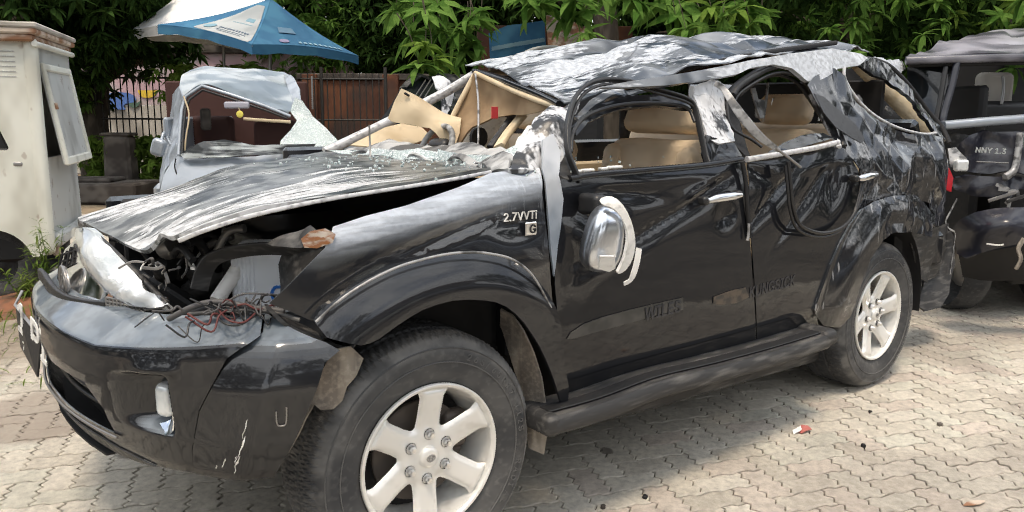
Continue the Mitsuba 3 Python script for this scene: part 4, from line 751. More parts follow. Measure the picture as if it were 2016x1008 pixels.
def seat(cx, cy, w, rz, tag, zb=.985, hz=1.385):
    s_ = C_(tag, softbox((cx, cy, zb), (.17, w, .62), .060, ry=.20, rz=rz, lump=.014, seed=int(cy*10)), m_leather)
    put(s_, 'seat_bolster', softbox((cx-.075, cy-w*.40, zb), (.10, .10, .58), .045, ry=.20, rz=rz), m_leather)
    put(s_, 'seat_bolster', softbox((cx-.075, cy+w*.40, zb), (.10, .10, .58), .045, ry=.20, rz=rz), m_leather)
    put(s_, 'headrest', softbox((cx+.065, cy, hz), (.12, w*.80, .135), .045, ry=.15, rz=rz, lump=.012, seed=2, taper=.93), m_leather)
    put(s_, 'cushion', softbox((cx-.30, cy, zb-.33), (.55, w, .16), .06, ry=-.08), m_leather)
    return s_
seat(1.48, .47, .54, .0, 'front_seat')
seat(1.48, 1.32, .50, .0, 'front_seat')
bench = C_('rear_bench', softbox((2.45, .90, 1.08), (.16, 1.25, .50), .06, ry=.25, lump=.012), m_leather)
put(bench, 'bench_cushion', softbox((2.15, .9, .78), (.5, 1.25, .16), .06), m_leather)
for y_ in (.50, 1.25): put(bench, 'headrest', softbox((2.55, y_, 1.43), (.12, .30, .16), .05, ry=.2), m_leather)
C_('third_row_seat', softbox((3.05, .9, 1.08), (.14, 1.1, .55), .06, ry=.2), m_leather)
C_('seat_belt_bracket', cat_m(bar([(2.097,0.4,1.529),(2.108,0.38,1.454),(2.126,0.36,1.388)], .035, .012), bar([(2.297,0.45,1.554),(2.243,0.42,1.468),(2.165,0.38,1.378)], .03, .012), rbox([(2.135,0.38,1.432)][0], (.06, .03, .09), .01)), m_primer)
C_('headrest_posts', cat_m(*[tube([np.array(p), np.array(p)+np.array([.01, 0, .09])], .006, 8, 0) for p in [(2.493,0.55,1.397),(2.589,0.55,1.386),(2.789,0.55,1.375),(2.968,0.55,1.368)]]), m_chrome)
sw = np.array([(0.758,1.14,1.25)][0]); aw = np.linspace(0, 2*np.pi, 25)
e1, e2 = np.array([0.05, 1, 0.]), np.array([.45, 0, .9]); e2 /= np.linalg.norm(e2)
st = C_('steering_wheel', tube([sw+.125*math.cos(t)*e1+.105*math.sin(t)*e2 for t in aw], .014, 10, 3), m_cowl)
put(st, 'wheel_hub', softbox(sw+np.array([.03, 0, -.01]), (.05, .14, .10), .03, ry=-.4), m_plastic)
C_('dashboard', sheet([(0.421,1.58,1.236),(0.54,1.5,1.255),(0.619,1.35,1.266),(0.662,1.15,1.265),(0.692,0.95,1.267),(0.698,0.7,1.272),(0.609,0.42,1.278),(0.57,0.3,1.287),(0.474,0.22,1.268),(0.519,0.4,1.244),(0.518,0.62,1.231),(0.501,0.85,1.228),(0.506,1.15,1.225),(0.487,1.45,1.221)], .02, .03, crumple=(.045, 5, 3)), m_cowl)
C_('scuttle', sheet([(0.421,1.58,1.226),(0.498,1.42,1.224),(0.512,1.16,1.228),(0.495,0.84,1.231),(0.491,0.58,1.236),(0.489,0.36,1.247),(0.426,0.16,1.269),(0.326,0.06,1.239),(0.304,0.12,1.233),(0.458,0.42,1.22),(0.49,0.72,1.213),(0.481,1.02,1.21),(0.451,1.38,1.211)], .018, .012, crumple=(.040, 7, 7)), m_cowl)
C_('shattered_windscreen', sheet([(0.362,0.1,1.235),(0.404,0.2,1.241),(0.468,0.35,1.238),(0.527,0.36,1.264),(0.554,0.32,1.29),(0.591,0.28,1.327),(0.521,0.18,1.31),(0.437,0.12,1.273)], .012, .005, crumple=(.03, 8, 3)), m_shatter)
C_('shattered_windscreen', sheet([(0.409,1.5,1.225),(0.462,1.35,1.24),(0.475,1.05,1.245),(0.521,0.92,1.26),(0.542,0.8,1.252),(0.505,0.6,1.252),(0.515,0.42,1.258),(0.492,0.3,1.254),(0.493,0.36,1.229),(0.504,0.6,1.217),(0.494,0.8,1.211),(0.47,1,1.211),(0.436,1.3,1.215)], .014, .005, crumple=(.03, 9, 6)), m_shatter)
crng = np.random.default_rng(11)
gp = [np.array([(0.425,0.62,1.217)][0])+crng.normal(0, 1, 3)*np.array([.25, .26, .0])+np.array([0, 0, .012]) for _ in range(260)]
C_('glass_crumbs', cat_m(*[rbox(p, crng.uniform(.003, .011, 3), .002, rz=crng.uniform(0, 3), rx=crng.uniform(-.5, .5)) for p in gp]), m_shatter, False, kind='stuff')
C_('wiper_arm', bar([(0.435,0.86,1.216),(0.464,0.68,1.216),(0.49,0.48,1.22),(0.415,0.2,1.232)], .014, .014), m_dusty)
C_('wiper_arm', bar([(0.407,0.7,1.213),(0.444,0.58,1.211),(0.463,0.5,1.209)], .020, .016), m_whiteplastic)
C_('aerial', tube([(0.374,1.05,1.355),(0.375,1.05,1.284),(0.359,1.02,1.218)], .0045, 6), m_steel)
C_('hanging_cable', tube([(0.967,1.12,1.583),(0.894,1,1.478),(0.824,0.9,1.378),(0.763,0.82,1.273)], .005, 6), m_primer)
C_('speaker_ring', sheet([(1.178,1.45,1.301),(1.217,1.45,1.332),(1.267,1.45,1.326),(1.29,1.45,1.278),(1.267,1.45,1.225),(1.184,1.45,1.222)], .02, .02, chaikin=2), m_dark)
C_('white_door_lining', sheet([(1.116,1.5,1.248),(1.188,1.5,1.331),(1.321,1.5,1.378),(1.406,1.5,1.395),(1.459,1.5,1.378),(1.407,1.5,1.233),(1.321,1.5,1.206)], .02, .02), m_whiteplastic)
C_('cabin_strut', bar([(1.016,0.9,1.398),(0.919,0.85,1.335),(0.812,0.8,1.262)], .02, .03), m_dusty)
C_('cabin_strut', bar([(0.993,0.8,1.399),(0.908,0.8,1.32),(0.782,0.7,1.266)], .025, .05), m_trim)
C_('red_tag', rbox([(0.836,0.8,1.407)][0], (.035, .004, .05), .001), m_red, False)
C_('torn_airbag', sheet([(0.502,0.25,1.287),(0.544,0.28,1.328),(0.59,0.28,1.363),(0.635,0.26,1.377),(0.629,0.22,1.356),(0.579,0.2,1.317),(0.492,0.16,1.277)], .012, .01, crumple=(.03, 9, 4)), m_whiteplastic)
C_('hinge_post_inner', sheet([(0.452,0.07,1.22),(0.577,0.07,1.194),(0.613,0.07,0.418),(0.566,0.07,0.392),(0.527,0.07,0.585),(0.487,0.07,0.944)], .04, .01), m_dark)

# ------------------------------------------------------------------ materials of the yard behind
def grime(base, dirt, a=.5, b=.8):
    return lambda p, n, uv: mix(mix(base, dirt, smask(p, 5, 5, 2.2, a, b)*.6), (.20, .11, .06), smask(p, 16, 16, 9, .72, .82)*.4)
m_van = mat('old_white_paint', mikit.proc(grime((.72, .72, .64), (.38, .36, .29), .42, .8)), .45, specular=.4)
m_vandull = mat('dull_white_paint', mikit.proc(grime((.50, .51, .49), (.24, .24, .22), .45, .75)), .5)
m_rust = mat('rusty_sheet', mikit.proc(lambda p, n, uv: mix((.26, .13, .07), (.50, .42, .34), smask(p, 8, 8, 8, .42, .62))), .8)
def silver_c(p, n, uv): return mix((.36, .40, .45), (.20, .22, .24), smask(p, 5, 5, 5, .5, .75)*.7)
m_silver = mat('silver_blue_paint', mikit.proc(silver_c), .28, metallic=.35, clearcoat=.6)
m_silverroof = mat('crushed_roof_paint', mikit.proc(lambda p, n, uv: mix((.22, .27, .31), (.50, .54, .56), smask(p, 3, 3, 9, .45, .62)*.8)), .3, metallic=.3, clearcoat=.5)
m_sag = mat('sagging_glass', mikit.proc(lambda p, n, uv: mix((.04, .045, .05), (.42, .46, .47), smask(p, 4, 4, 26, .45, .7))), .15, specular=.7)
m_maroon = mat('maroon_lining', (.050, .018, .014), .8)
m_yellow = mat('yellow_tag', (.72, .62, .12), .5)
m_lilac = mat('grey_mirror_back', (.36, .36, .42), .5)
m_wood = mat('pale_wood', (.50, .41, .27), .7)
m_tarpw = mat('white_canvas', mikit.proc(lambda p, n, uv: mix((.88, .88, .87), (.74, .75, .75), smask(p, 3, 3, 3, .5, .8))), .85)
m_tarpg = mat('grubby_canvas', mikit.proc(lambda p, n, uv: mix((.36, .38, .38), (.26, .28, .285), smask(p, 4, 4, 4, .35, .75))), .85)
m_tarpb = mat('blue_canvas', mikit.proc(lambda p, n, uv: mix((.022, .105, .205), (.045, .165, .27), smask(p, 4, 4, 4, .35, .75))), .8)
m_print = mat('dark_print', (.07, .10, .14), .8)
m_printb = mat('pale_blue_print', (.16, .27, .33), .8)
m_printw = mat('pale_print', (.22, .38, .48), .8)
m_iron = mat('iron_bars', (.035, .032, .030), .6)
m_pink = mat('pink_plaster', mikit.proc(lambda p, n, uv: mix((.58, .40, .44), (.50, .44, .44), smask(p, 2, 2, 2, .4, .7))), .9)
m_plaster = mat('stained_plaster', mikit.proc(lambda p, n, uv: mix((.50, .47, .42), (.25, .23, .20), smask(p, 2, 2, 1, .4, .75))), .9)
m_mblue = mat('mural_blue', (.08, .16, .42), .85); m_myel = mat('mural_yellow', (.66, .46, .05), .85); m_mor = mat('mural_orange', (.48, .13, .04), .85); m_mgreen = mat('mural_green', (.07, .12, .09), .85)
m_brick = mat('dark_brick_wall', mikit.proc(lambda p, n, uv: mix(mix((.085, .035, .022), (.15, .06, .03), smask(p, 3, 3, 3, .35, .7)), (.05, .035, .03), smask(p, 1, 1, 1, .45, .65))), .9)
m_conc = mat('weathered_concrete', mikit.proc(lambda p, n, uv: mix((.055, .046, .040), (.13, .115, .10), smask(p, 5, 5, 5, .4, .75))), .92)
m_bark = mat('bark', mikit.proc(lambda p, n, uv: mix((.055, .042, .030), (.12, .095, .07), smask(p, 12, 12, 3, .4, .75))), .9, bump=((lambda p, n, uv: fbm(p.x*22, p.y*22, p.z*5, 3)), .03))
def leafm(name, a, b, tr):
    def f(p, n, uv): return mix(a, b, cell_rand(p.x*9, p.y*9, p.z*9))
    scene['m_'+name] = {'type': 'principledthin', 'base_color': mikit.proc(f), 'roughness': .38, 'diff_trans': tr, 'spec_trans': 0.0, 'eta': 1.45}
    return 'm_'+name
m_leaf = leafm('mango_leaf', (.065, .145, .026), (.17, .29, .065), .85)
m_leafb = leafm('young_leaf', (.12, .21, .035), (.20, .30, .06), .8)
m_leafd = leafm('shade_leaf', (.022, .046, .012), (.05, .094, .024), .5)  # darker leaf copy with shade put into its colour
m_grass = leafm('grass_blade', (.09, .15, .03), (.19, .26, .06), .7)
m_soil = mat('soil', mikit.proc(lambda p, n, uv: mix((.10, .075, .05), (.24, .19, .13), smask(p, 2, 2, 2, .35, .7))), .95)
m_redsoil = mat('red_soil', mikit.proc(lambda p, n, uv: mix((.20, .085, .045), (.12, .07, .045), smask(p, 8, 8, 8, .35, .7))), .95)
RZ = -YAW
FH = np.array([math.sin(YAW), math.cos(YAW), 0]); RH = np.array([math.cos(YAW), -math.sin(YAW), 0])

# ------------------------------------------------------------------ old white van on the left
van = thing('old_white_van', 'old white box van with rust along its roof and its rear flap hanging open', 'van')
A = np.array([(-0.364,4.694,1.102)][0]); A[2] = 0
er = np.array([.34, .94, 0]); er /= np.linalg.norm(er); es = np.array([-er[1], er[0], 0])
def vp(s, w, z): return A+es*s+er*w+np.array([0, 0, z])
def vmap(m):
    M = np.eye(4); M[:3, 0], M[:3, 1], M[:3, 3] = es, er*.86, A; m = m.copy(); m.apply_transform(M); m.invert() if np.linalg.det(M[:3, :3]) < 0 else None; return m
side = Polygon([(.0, .34), (0, 1.90), (3.2, 1.90), (3.2, .30), (.62, .30)]).difference(Point(.36, .28).buffer(.27, 24)).difference(Polygon([(.20, 1.14), (.36, 1.58), (1.2, 1.58), (1.2, 1.14)]).buffer(.02))
q, f = tri2d(side, .05); v = np.stack([q[:, 0], -.012*np.sin(np.clip((q[:, 1]-.3)/1.6, 0, 1)*np.pi)-.006*(meshkit.fbm(np.c_[q*3, 0*q[:, 0]], 3)-.5)+.03, q[:, 1]], 1)
put(van, 'side_panel', vmap(shell(v, f[:, ::-1], .02)), m_van)
put(van, 'corner_post', vmap(cat_m(softbox((-.005, .035, 1.13), (.10, .10, 1.58), .045))), m_van)
put(van, 'side_window', vmap(shell(np.array([(.2, .05, 1.13), (.35, .05, 1.6), (1.2, .05, 1.6), (1.2, .05, 1.13)]), np.array([(0, 1, 2), (0, 2, 3)]), .006)), m_darkglass, False)
put(van, 'window_rubber', vmap(tube([(1.2, .012, 1.12), (.6, .012, 1.12), (.19, .012, 1.12), (.20, .012, 1.2), (.35, .012, 1.61), (1.2, .012, 1.61)], .012, 6, 0)), m_seal)
put(van, 'door_handle', vmap(softbox((.13, .005, 1.02), (.06, .03, .035), .012)), m_steel)
for z in (.93, .64): put(van, 'body_crease', vmap(bar([(.05, .016, z), (1.0, .014, z+.01), (2.5, .016, z)], .006, .012, 3)), m_dusty)
put(van, 'door_gap', vmap(bar([(.07, .012, .56), (.075, .010, .9), (.08, .010, 1.15), (.22, .010, 1.66)], .006, .006, 3)), m_dark)
for k in range(6): put(van, 'vent_slat', vmap(rbox((.30, .006, 1.64+.035*k), (.42, .018, .007), .002)), m_vandull, False)
q, f = tri2d(Polygon([(.04, .42), (.04, 1.86), (1.38, 1.86), (1.38, .42)]).difference(Polygon([(.14, 1.05), (.14, 1.72), (1.24, 1.72), (1.24, 1.05)])), .06)
put(van, 'rear_panel', vmap(shell(np.stack([.012*np.sin(q[:, 1]*9)*.3-.002+.01*(meshkit.fbm(np.c_[q*3, 0*q[:, 0]], 3)-.5), q[:, 0], q[:, 1]], 1), f, .02)), m_vandull)
put(van, 'inner_back', vmap(rbox((.30, .7, 1.3), (.02, 1.3, 1.2), .005)), m_dark, False)
put(van, 'far_side', vmap(rbox((1.6, 1.42, 1.1), (3.2, .04, 1.6), .01)), m_vandull, False)
Mf = trimesh.transformations.rotation_matrix(.15, (0, 1, 0), (0, 0, 1.74))
fl_ = put(van, 'rear_flap', vmap(moved(rbox((-.03, .69, 1.36), (.02, 1.06, .74), .006), Mf)), m_vandull, False, label='dirty white rear flap hinged at the top and hanging outwards')
put(fl_, 'flap_frame', vmap(moved(cat_m(rbox((-.045, .18, 1.36), (.03, .05, .76), .008), rbox((-.045, 1.20, 1.36), (.03, .05, .76), .008), rbox((-.045, .69, 1.01), (.03, 1.07, .06), .008), rbox((-.045, .69, 1.71), (.03, 1.07, .05), .008)), Mf)), m_van, False)
put(fl_, 'flap_catch', vmap(moved(rbox((-.07, .17, 1.42), (.02, .03, .05), .005), Mf)), m_rust, False)
put(van, 'roof', vmap(cat_m(rbox((1.6, .68, 1.91), (3.28, 1.50, .05), .012), rbox((1.6, .68, 1.955), (3.34, 1.54, .045), .012))), m_rust, False)
put(van, 'roof_board', vmap(rbox((1.6, .68, 1.995), (3.36, 1.56, .04), .01)), m_plaster, False)
put(van, 'gutter', vmap(tube([(-.05, -.04, 1.87), (-.05, .7, 1.87), (-.05, 1.40, 1.87)], .022, 8, 2)), m_van)
put(van, 'rear_bumper', vmap(rbox((-.06, .72, .44), (.07, 1.30, .10), .02)), m_vandull, False)
for w_ in (.2, 1.2): put(van, 'rear_bumper_bracket', vmap(rbox((-.03, w_, .38), (.05, .05, .14), .01)), m_rust, False)
put(van, 'underbody', vmap(rbox((1.6, .72, .40), (2.9, 1.2, .22), .02)), m_dark, False)
for w_ in (.12, 1.3):
    wv = put(van, 'wheel', vmap(moved(lathe([(.14, .0), (.20, -.02), (.255, -.02), (.27, .01), (.27, .12), (.25, .15)], 48), None, (.36, w_+.02, .27))), m_tyre)
    put(wv, 'rim', vmap(moved(lathe([(.0, .01), (.05, .0), (.06, .02), (.12, .03), (.14, .0), (.15, .0), (.15, .03)], 36), None, (.36, w_+.02, .27))), m_dark)

# ------------------------------------------------------------------ crushed silver-blue minivan behind the bonnet
mv = thing('crushed_silver_van', 'silver blue minivan with a caved-in roof and no windscreen, behind the black bonnet', 'van')
def VS(name, pts, m, parent=None, **kw): return put(parent or mv, name, sheet(pts, **{'h': .035, 't': .012, **kw}), m)
VS('front_panel', [(0.901,5.798,0.979),(1.076,5.616,0.963),(1.442,5.303,0.986),(1.968,4.9,1.069),(2.046,4.83,1.027),(1.88,4.596,0.492),(1.783,4.581,0.037),(0.666,5.469,0.03),(0.657,5.631,0.478),(0.706,5.701,0.692),(0.761,5.784,0.81),(0.849,5.817,0.933)], m_silver, inner=[(1.117,5.094,0.59)])
VS('side_door', [(1.109,6.592,1.566),(1.073,6.247,1.639),(1.048,6.011,1.528),(0.951,5.904,1.251),(0.901,5.798,0.979),(0.854,5.838,0.931),(0.793,5.912,0.8),(0.764,5.973,0.667),(0.936,6.419,0.989),(1.044,6.582,1.263)], m_silver, crumple=(.02, 4, 2))
put(mv, 'panel_gap', tube([(0.87,5.754,0.963),(0.849,5.729,0.881),(0.854,5.668,0.79),(0.832,5.626,0.691)], .006, 6), m_dark)
VS('roof', [(1.076,6.243,1.63),(1.174,6.447,1.747),(1.297,6.621,1.813),(1.513,6.715,1.845),(1.751,6.785,1.851),(2.085,6.778,1.852),(2.336,6.706,1.842),(2.22,6.245,1.666),(2.045,5.695,1.459),(1.864,5.498,1.369),(1.675,5.602,1.465),(1.398,5.78,1.57),(1.196,5.917,1.645),(1.124,5.967,1.606),(1.049,6.013,1.538)], m_silverroof, crumple=(.05, 2.2, 4))
put(mv, 'windscreen_frame', bar([(0.889,5.72,0.997),(0.937,5.815,1.205),(0.987,5.882,1.417),(1.043,5.927,1.537),(1.177,5.853,1.638),(1.373,5.708,1.563),(1.644,5.522,1.455),(1.857,5.409,1.355)], .03, .03, 0), m_silver)
put(mv, 'windscreen_rubber', tube(np.array([(0.912,5.681,1.022),(0.96,5.776,1.23),(1.007,5.84,1.417),(1.061,5.881,1.508),(1.171,5.825,1.599),(1.363,5.682,1.525),(1.633,5.497,1.417),(1.824,5.406,1.335)]), .012, 6, 0), m_seal)
put(mv, 'loose_rubber', tube([(1.013,5.886,1.536),(1.02,5.782,1.371),(0.963,5.72,1.16),(0.944,5.711,1.039)], .008, 6), m_wood)
VS('rear_pillar', [(2.336,6.706,1.842),(2.296,6.334,1.768),(2.21,5.987,1.634),(2.087,5.665,1.474),(2.037,5.425,1.374),(1.957,5.423,1.369),(2.023,5.716,1.474),(2.194,6.265,1.666)], m_silver, crumple=(.03, 4, 2))
put(mv, 'cabin_lining', rbox(np.array([(2.089,7.539,1.15)][0]), (1.7, .05, 1.2), .02, rz=RZ), m_maroon, False)
put(mv, 'cabin_shell', cat_m(rbox(np.array([(1.493,6.916,0.84)][0]), (.05, 1.9, 1.0), .02, rz=RZ), rbox(np.array([(2.506,6.61,0.761)][0]), (.05, .6, .5), .02, rz=RZ), rbox(np.array([(1.828,6.571,0.456)][0]), (1.2, 2.0, .5), .05, rz=RZ)), m_silver, False)
put(mv, 'seat', softbox([(1.485,6.587,1.1)][0], (.45, .15, .50), .06, rz=RZ), m_maroon)
put(mv, 'seat', softbox([(1.934,5.972,1.111)][0], (.45, .15, .40), .06, rz=RZ), m_maroon)
put(mv, 'seat_cover', softbox([(1.314,6.249,1.318)][0], (.10, .08, .22), .03, rz=RZ+.3), m_conc)
rm = put(mv, 'rear_view_mirror', softbox([(1.414,5.615,1.458)][0], (.24, .04, .065), .018, rz=RZ), m_lilac)
put(rm, 'mirror_stalk', tube([(1.419,5.628,1.477),(1.446,5.669,1.531)], .01, 6, 2), m_dark)
tg = put(mv, 'hanging_tag', moved(lathe([(0, -.006), (.030, -.006), (.034, 0), (.030, .006), (0, .006)], 24).apply_transform(trimesh.transformations.rotation_matrix(RZ, (0, 0, 1))), None, [(1.411,5.536,1.373)][0]), m_yellow, label='round yellow tag hanging from the mirror')
put(tg, 'string', tube([(1.416,5.57,1.434),(1.413,5.539,1.396)], .003, 5, 2), m_wood)
put(mv, 'stick', bar([(1.437,5.507,1.33),(1.585,5.385,1.317),(1.779,5.228,1.304)], .03, .03, 2), m_wood)
VS('shattered_windscreen', [(1.924,5.479,1.516),(2,5.476,1.478),(2.023,5.31,1.39),(2.047,5.142,1.294),(2.07,4.976,1.202),(2.077,4.824,1.121),(1.942,4.79,1.06),(1.778,4.922,1.063),(1.589,5.075,1.076),(1.651,5.171,1.155),(1.767,5.227,1.247),(1.869,5.293,1.341),(1.848,5.384,1.389)], m_shatter, crumple=(.06, 3.5, 3))
VS('sagging_windscreen', [(0.897,5.715,1.002),(0.961,5.639,1.069),(1.07,5.564,1.13),(1.218,5.449,1.145),(1.415,5.217,1.093),(1.628,5.024,1.105),(1.834,4.822,1.112),(1.837,4.811,1.066),(1.619,5.013,1.017),(1.23,5.369,0.985),(0.905,5.651,0.972)], m_sag, crumple=(.07, 4, 5))
VS('glass_flap', [(1.718,4.702,1.024),(1.798,4.722,1.116),(1.816,4.636,1.078),(1.816,4.558,1.019),(1.755,4.604,1.005)], m_shatter)
mm = put(mv, 'wing_mirror', softbox([(0.78,5.975,1.061)][0], (.13, .09, .17), .04, rz=RZ, ry=.3), m_silver)
put(mm, 'mirror_arm', tube([(0.798,5.966,1.089),(0.844,6.015,1.192),(0.871,6.053,1.162),(0.901,6.012,1.08)], .014, 6), m_silver)

# ------------------------------------------------------------------ parasols
def parasol(name, label, c, apex, r, rot, zs, mats, cat='parasol', pole=True, sag=.05, ns=4, val=.14, lean=0.):
    u = thing(name, label, cat); c = np.array(c)
    top = np.array([c[0], c[1], apex])+RH*lean
    V = []
    for k in range(ns):
        t = rot+k*2*math.pi/ns; V.append(np.array([c[0], c[1], 0])+r*(math.sin(t)*RH-math.cos(t)*FH)+np.array([0, 0, zs[k]]))
    keys = []
    for k in range(ns):
        a, b = V[k], V[(k+1) % ns]; n = 9; P = []; 
        for i in range(n+1):
            for j in range(i+1):
                s_ = i/n; w = j/max(i, 1); p = top*(1-s_)+(a*(1-w)+b*w)*s_
                p = p-np.array([0, 0, sag*math.sin(math.pi*s_)])+np.array([0, 0, .05*math.sin(math.pi*w)*s_*s_])
                P.append(p)
        F = []
        ix = lambda i, j: i*(i+1)//2+j
        for i in range(n):
            for j in range(i+1):
                F.append((ix(i, j), ix(i+1, j), ix(i+1, j+1)))
                if j < i: F.append((ix(i, j), ix(i+1, j+1), ix(i, j+1)))
        keys.append(put(u, 'canopy_panel', shell(np.array(P), np.array(F)[:, ::-1], .006), mats[k]))
        va = []
        for j in range(n+1):
            w = j/n; p = a*(1-w)+b*w+np.array([0, 0, .05*math.sin(math.pi*w)]); va += [p, p-np.array([0, 0, val+.01*math.sin(w*20)])]
        va = np.array(va); Fv = np.vstack([[(2*j, 2*j+1, 2*j+3), (2*j, 2*j+3, 2*j+2)] for j in range(n)])
        put(keys[-1], 'valance', shell(va, Fv[:, ::-1], .004), mats[k])
        put(u, 'rib', tube([top-np.array([0, 0, .06]), (top+a)/2-np.array([0, 0, sag+.03]), a-np.array([0, 0, .02])], .010, 6, 3), m_steel)
    if pole: put(u, 'pole', tube([top, np.array([c[0], c[1], 0])], .024, 10, 0), m_steel)
    return u, V, top, keys
pc = [(2.883,8.769,1.397)][0]
zs = [2.52, 2.19, 2.17, 2.45]
ub, UV, UT, UK = parasol('blue_parasol', 'faded blue square parasol with a worn grey printed panel, behind the silver minivan', pc, 2.90, 1.30, math.radians(-77), zs, [m_tarpb, m_tarpb, m_tarpb, m_tarpb], val=.11, lean=.16)
def on_panel(k, s_, w, off=.02):
    a, b = UV[k], UV[(k+1) % 4]; p = UT*(1-s_)+(a*(1-w)+b*w)*s_-np.array([0, 0, .05*math.sin(math.pi*s_)])+np.array([0, 0, .05*math.sin(math.pi*w)*s_*s_])
    n = np.cross(a-UT, b-UT); n /= np.linalg.norm(n); n = n if n[2] > 0 else -n; return p+n*off
def patch(k, s0, s1, w0, w1, m, nm, nx=6):
    P = np.array([[on_panel(k, s0+(s1-s0)*i/3, w0+(w1-w0)*j/nx) for j in range(nx+1)] for i in range(4)]).reshape(-1, 3); F = []
    for i in range(3):
        for j in range(nx):
            o = i*(nx+1)+j; F += [(o, o+nx+1, o+nx+2), (o, o+nx+2, o+1)]
    put(UK[k], nm, shell(P, np.array(F), .003), m)
wp = [on_panel(0, s_, w, .012) for s_, w in ((.16, .30), (.16, .80), (.4, .94), (.7, .97), (.92, .975), (.985, .955), (.99, .90), (.99, .70), (.985, .45), (.96, .37), (.88, .335), (.7, .325), (.4, .315))]
put(UK[0], 'printed_panel', sheet(wp, .05, .004, inner=[on_panel(0, s_, w, .016) for s_ in (.3, .5, .7, .85) for w in (.45, .6, .75, .88)]), m_tarpg)
for k, w in enumerate(np.linspace(.56, .90, 11)): patch(0, .80, .84, w, w+(.018 if k % 3 else .024), m_print, 'printed_letter', 2)
patch(0, .875, .885, .56, .90, m_print, 'printed_line'); patch(0, .915, .922, .60, .86, m_print, 'printed_line'); patch(0, .46, .54, .70, .86, m_printb, 'printed_smudge'); patch(0, .60, .61, .55, .88, m_printb, 'printed_line')
ec = [on_panel(0, .84+.07*math.sin(t), .46+.055*math.cos(t), .026) for t in np.linspace(0, 2*np.pi, 20)[:-1]]; put(UK[0], 'printed_globe', sheet(ec, .04, .003), m_printb)
for k, w in enumerate(np.linspace(.42, .84, 9)): patch(1, .90, .945, w, w+.03, m_printw, 'printed_letter', 2)
ec = [on_panel(1, .90+.05*math.sin(t), .28+.05*math.cos(t)) for t in np.linspace(0, 2*np.pi, 16)[:-1]]; put(UK[1], 'printed_disc', sheet(ec, .04, .003), mat('faded_pink_print', (.20, .20, .32), .8))
patch(1, .55, .68, .25, .48, mat('faded_tan_print', (.10, .19, .28), .8), 'printed_smudge')
put(ub, 'side_pole', tube([(3.143,7.747,1.849),(3.135,7.733,1.427)], .014, 8, 2), m_steel)
wc = [(3.124,11.036,1.391)][0]
parasol('white_parasol', 'sunlit plain white parasol rising behind the blue one', wc, 3.75, 1.42, math.radians(-82), [2.62, 2.6, 2.6, 2.62], [m_tarpw]*4)

# ------------------------------------------------------------------ walls and fence behind
def wall_box(a, b, z0, z1, t=.16):
    a, b = np.array(a, float), np.array(b, float); L = np.linalg.norm((b-a)[:2]); m = rbox(((a+b)/2)[:2].tolist()+[(z0+z1)/2], (L, t, z1-z0), .01, rz=math.atan2(b[1]-a[1], b[0]-a[0])); return m
wa, wb = [(1.773,17.802,1.365),(6.846,13.766,1.398)]
mw = thing('mural_wall', 'pink and white plastered wall with painted flowers behind the iron fence', 'wall')
put(mw, 'upper_plaster', wall_box(wa, wb, 1.5, 2.62), m_pink, False); put(mw, 'lower_plaster', wall_box(wa, wb, 0, 1.497, .2), m_plaster, False)
put(mw, 'coping', wall_box(wa, wb, 2.625, 2.85, .35), m_conc, False)
def daub(ptpx, m, nm): put(mw, nm, sheet(np.array(ptpx), .08, .012, chaikin=1), m)
daub([(2.505,17.09,1.687),(2.698,16.959,1.798),(3.014,16.698,1.756),(3.067,16.621,1.581),(2.801,16.819,1.514),(2.875,16.734,1.383),(2.578,16.983,1.447)], m_mblue, 'painted_blue')
daub([(3.103,16.669,1.964),(3.241,16.576,2.042),(3.41,16.432,1.999),(3.457,16.366,1.857),(3.381,16.393,1.693),(3.203,16.526,1.648),(3.099,16.626,1.735)], m_myel, 'painted_sun')
daub([(3.311,16.615,2.513),(3.592,16.398,2.547),(3.677,16.29,2.351),(3.547,16.376,2.263),(3.324,16.558,2.283)], m_mor, 'painted_orange')
daub([(2.569,17.148,2.289),(2.723,17.04,2.366),(2.795,16.952,2.214),(2.695,17.003,2.071),(2.577,17.104,2.103)], m_mor, 'painted_orange')
daub([(2.948,16.738,1.69),(3.019,16.648,1.526),(3.158,16.557,1.626),(3.055,16.604,1.45),(2.951,16.687,1.449),(2.853,16.796,1.602)], m_mgreen, 'painted_leaf')
daub([(2.856,16.93,2.28),(2.947,16.867,2.324),(2.894,16.869,2.127),(2.826,16.927,2.149)], m_mblue, 'painted_stroke')
ba, bb = [(5.137,12.798,1.394),(15.382,4.648,1.46)]
bw = thing('dark_brick_wall', 'dark reddish brown wall in deep shade behind the wrecks', 'wall')
put(bw, 'brickwork', wall_box(ba, bb, 0, 2.0, .2), m_brick, False); put(bw, 'coping', wall_box(ba, bb, 2.0, 2.12, .3), m_conc, False)
for k, s_ in enumerate(np.linspace(.02, .98, 9)):
    p = np.array(ba)*(1-s_)+np.array(bb)*s_-FH*.14; put(bw, 'pier', rbox((p[0], p[1], 1.05), (.3, .26, 2.1), .01, rz=RZ), m_brick, False)
fa, fb = [(1.632,13.257,1.378),(5.561,10.131,1.404)]
fen = thing('iron_fence', 'thin dark iron bar fence in front of the painted wall', 'fence')
fa, fb = np.array(fa), np.array(fb); nb = 46
for k in range(nb):
    p = fa+(fb-fa)*k/(nb-1); put(fen, 'bar', tube([(p[0], p[1], .05), (p[0], p[1], 2.05)], .011, 6, 0), m_iron)
for z in (.25, 1.25, 1.95): put(fen, 'rail', tube([(fa[0], fa[1], z), (fb[0], fb[1], z)], .016, 6, 0), m_iron)
for s_ in (.0, .42, .78, 1.0):
    p = fa+(fb-fa)*s_; put(fen, 'post', tube([(p[0], p[1], 0), (p[0], p[1], 2.15)], .032, 8, 0), m_iron)
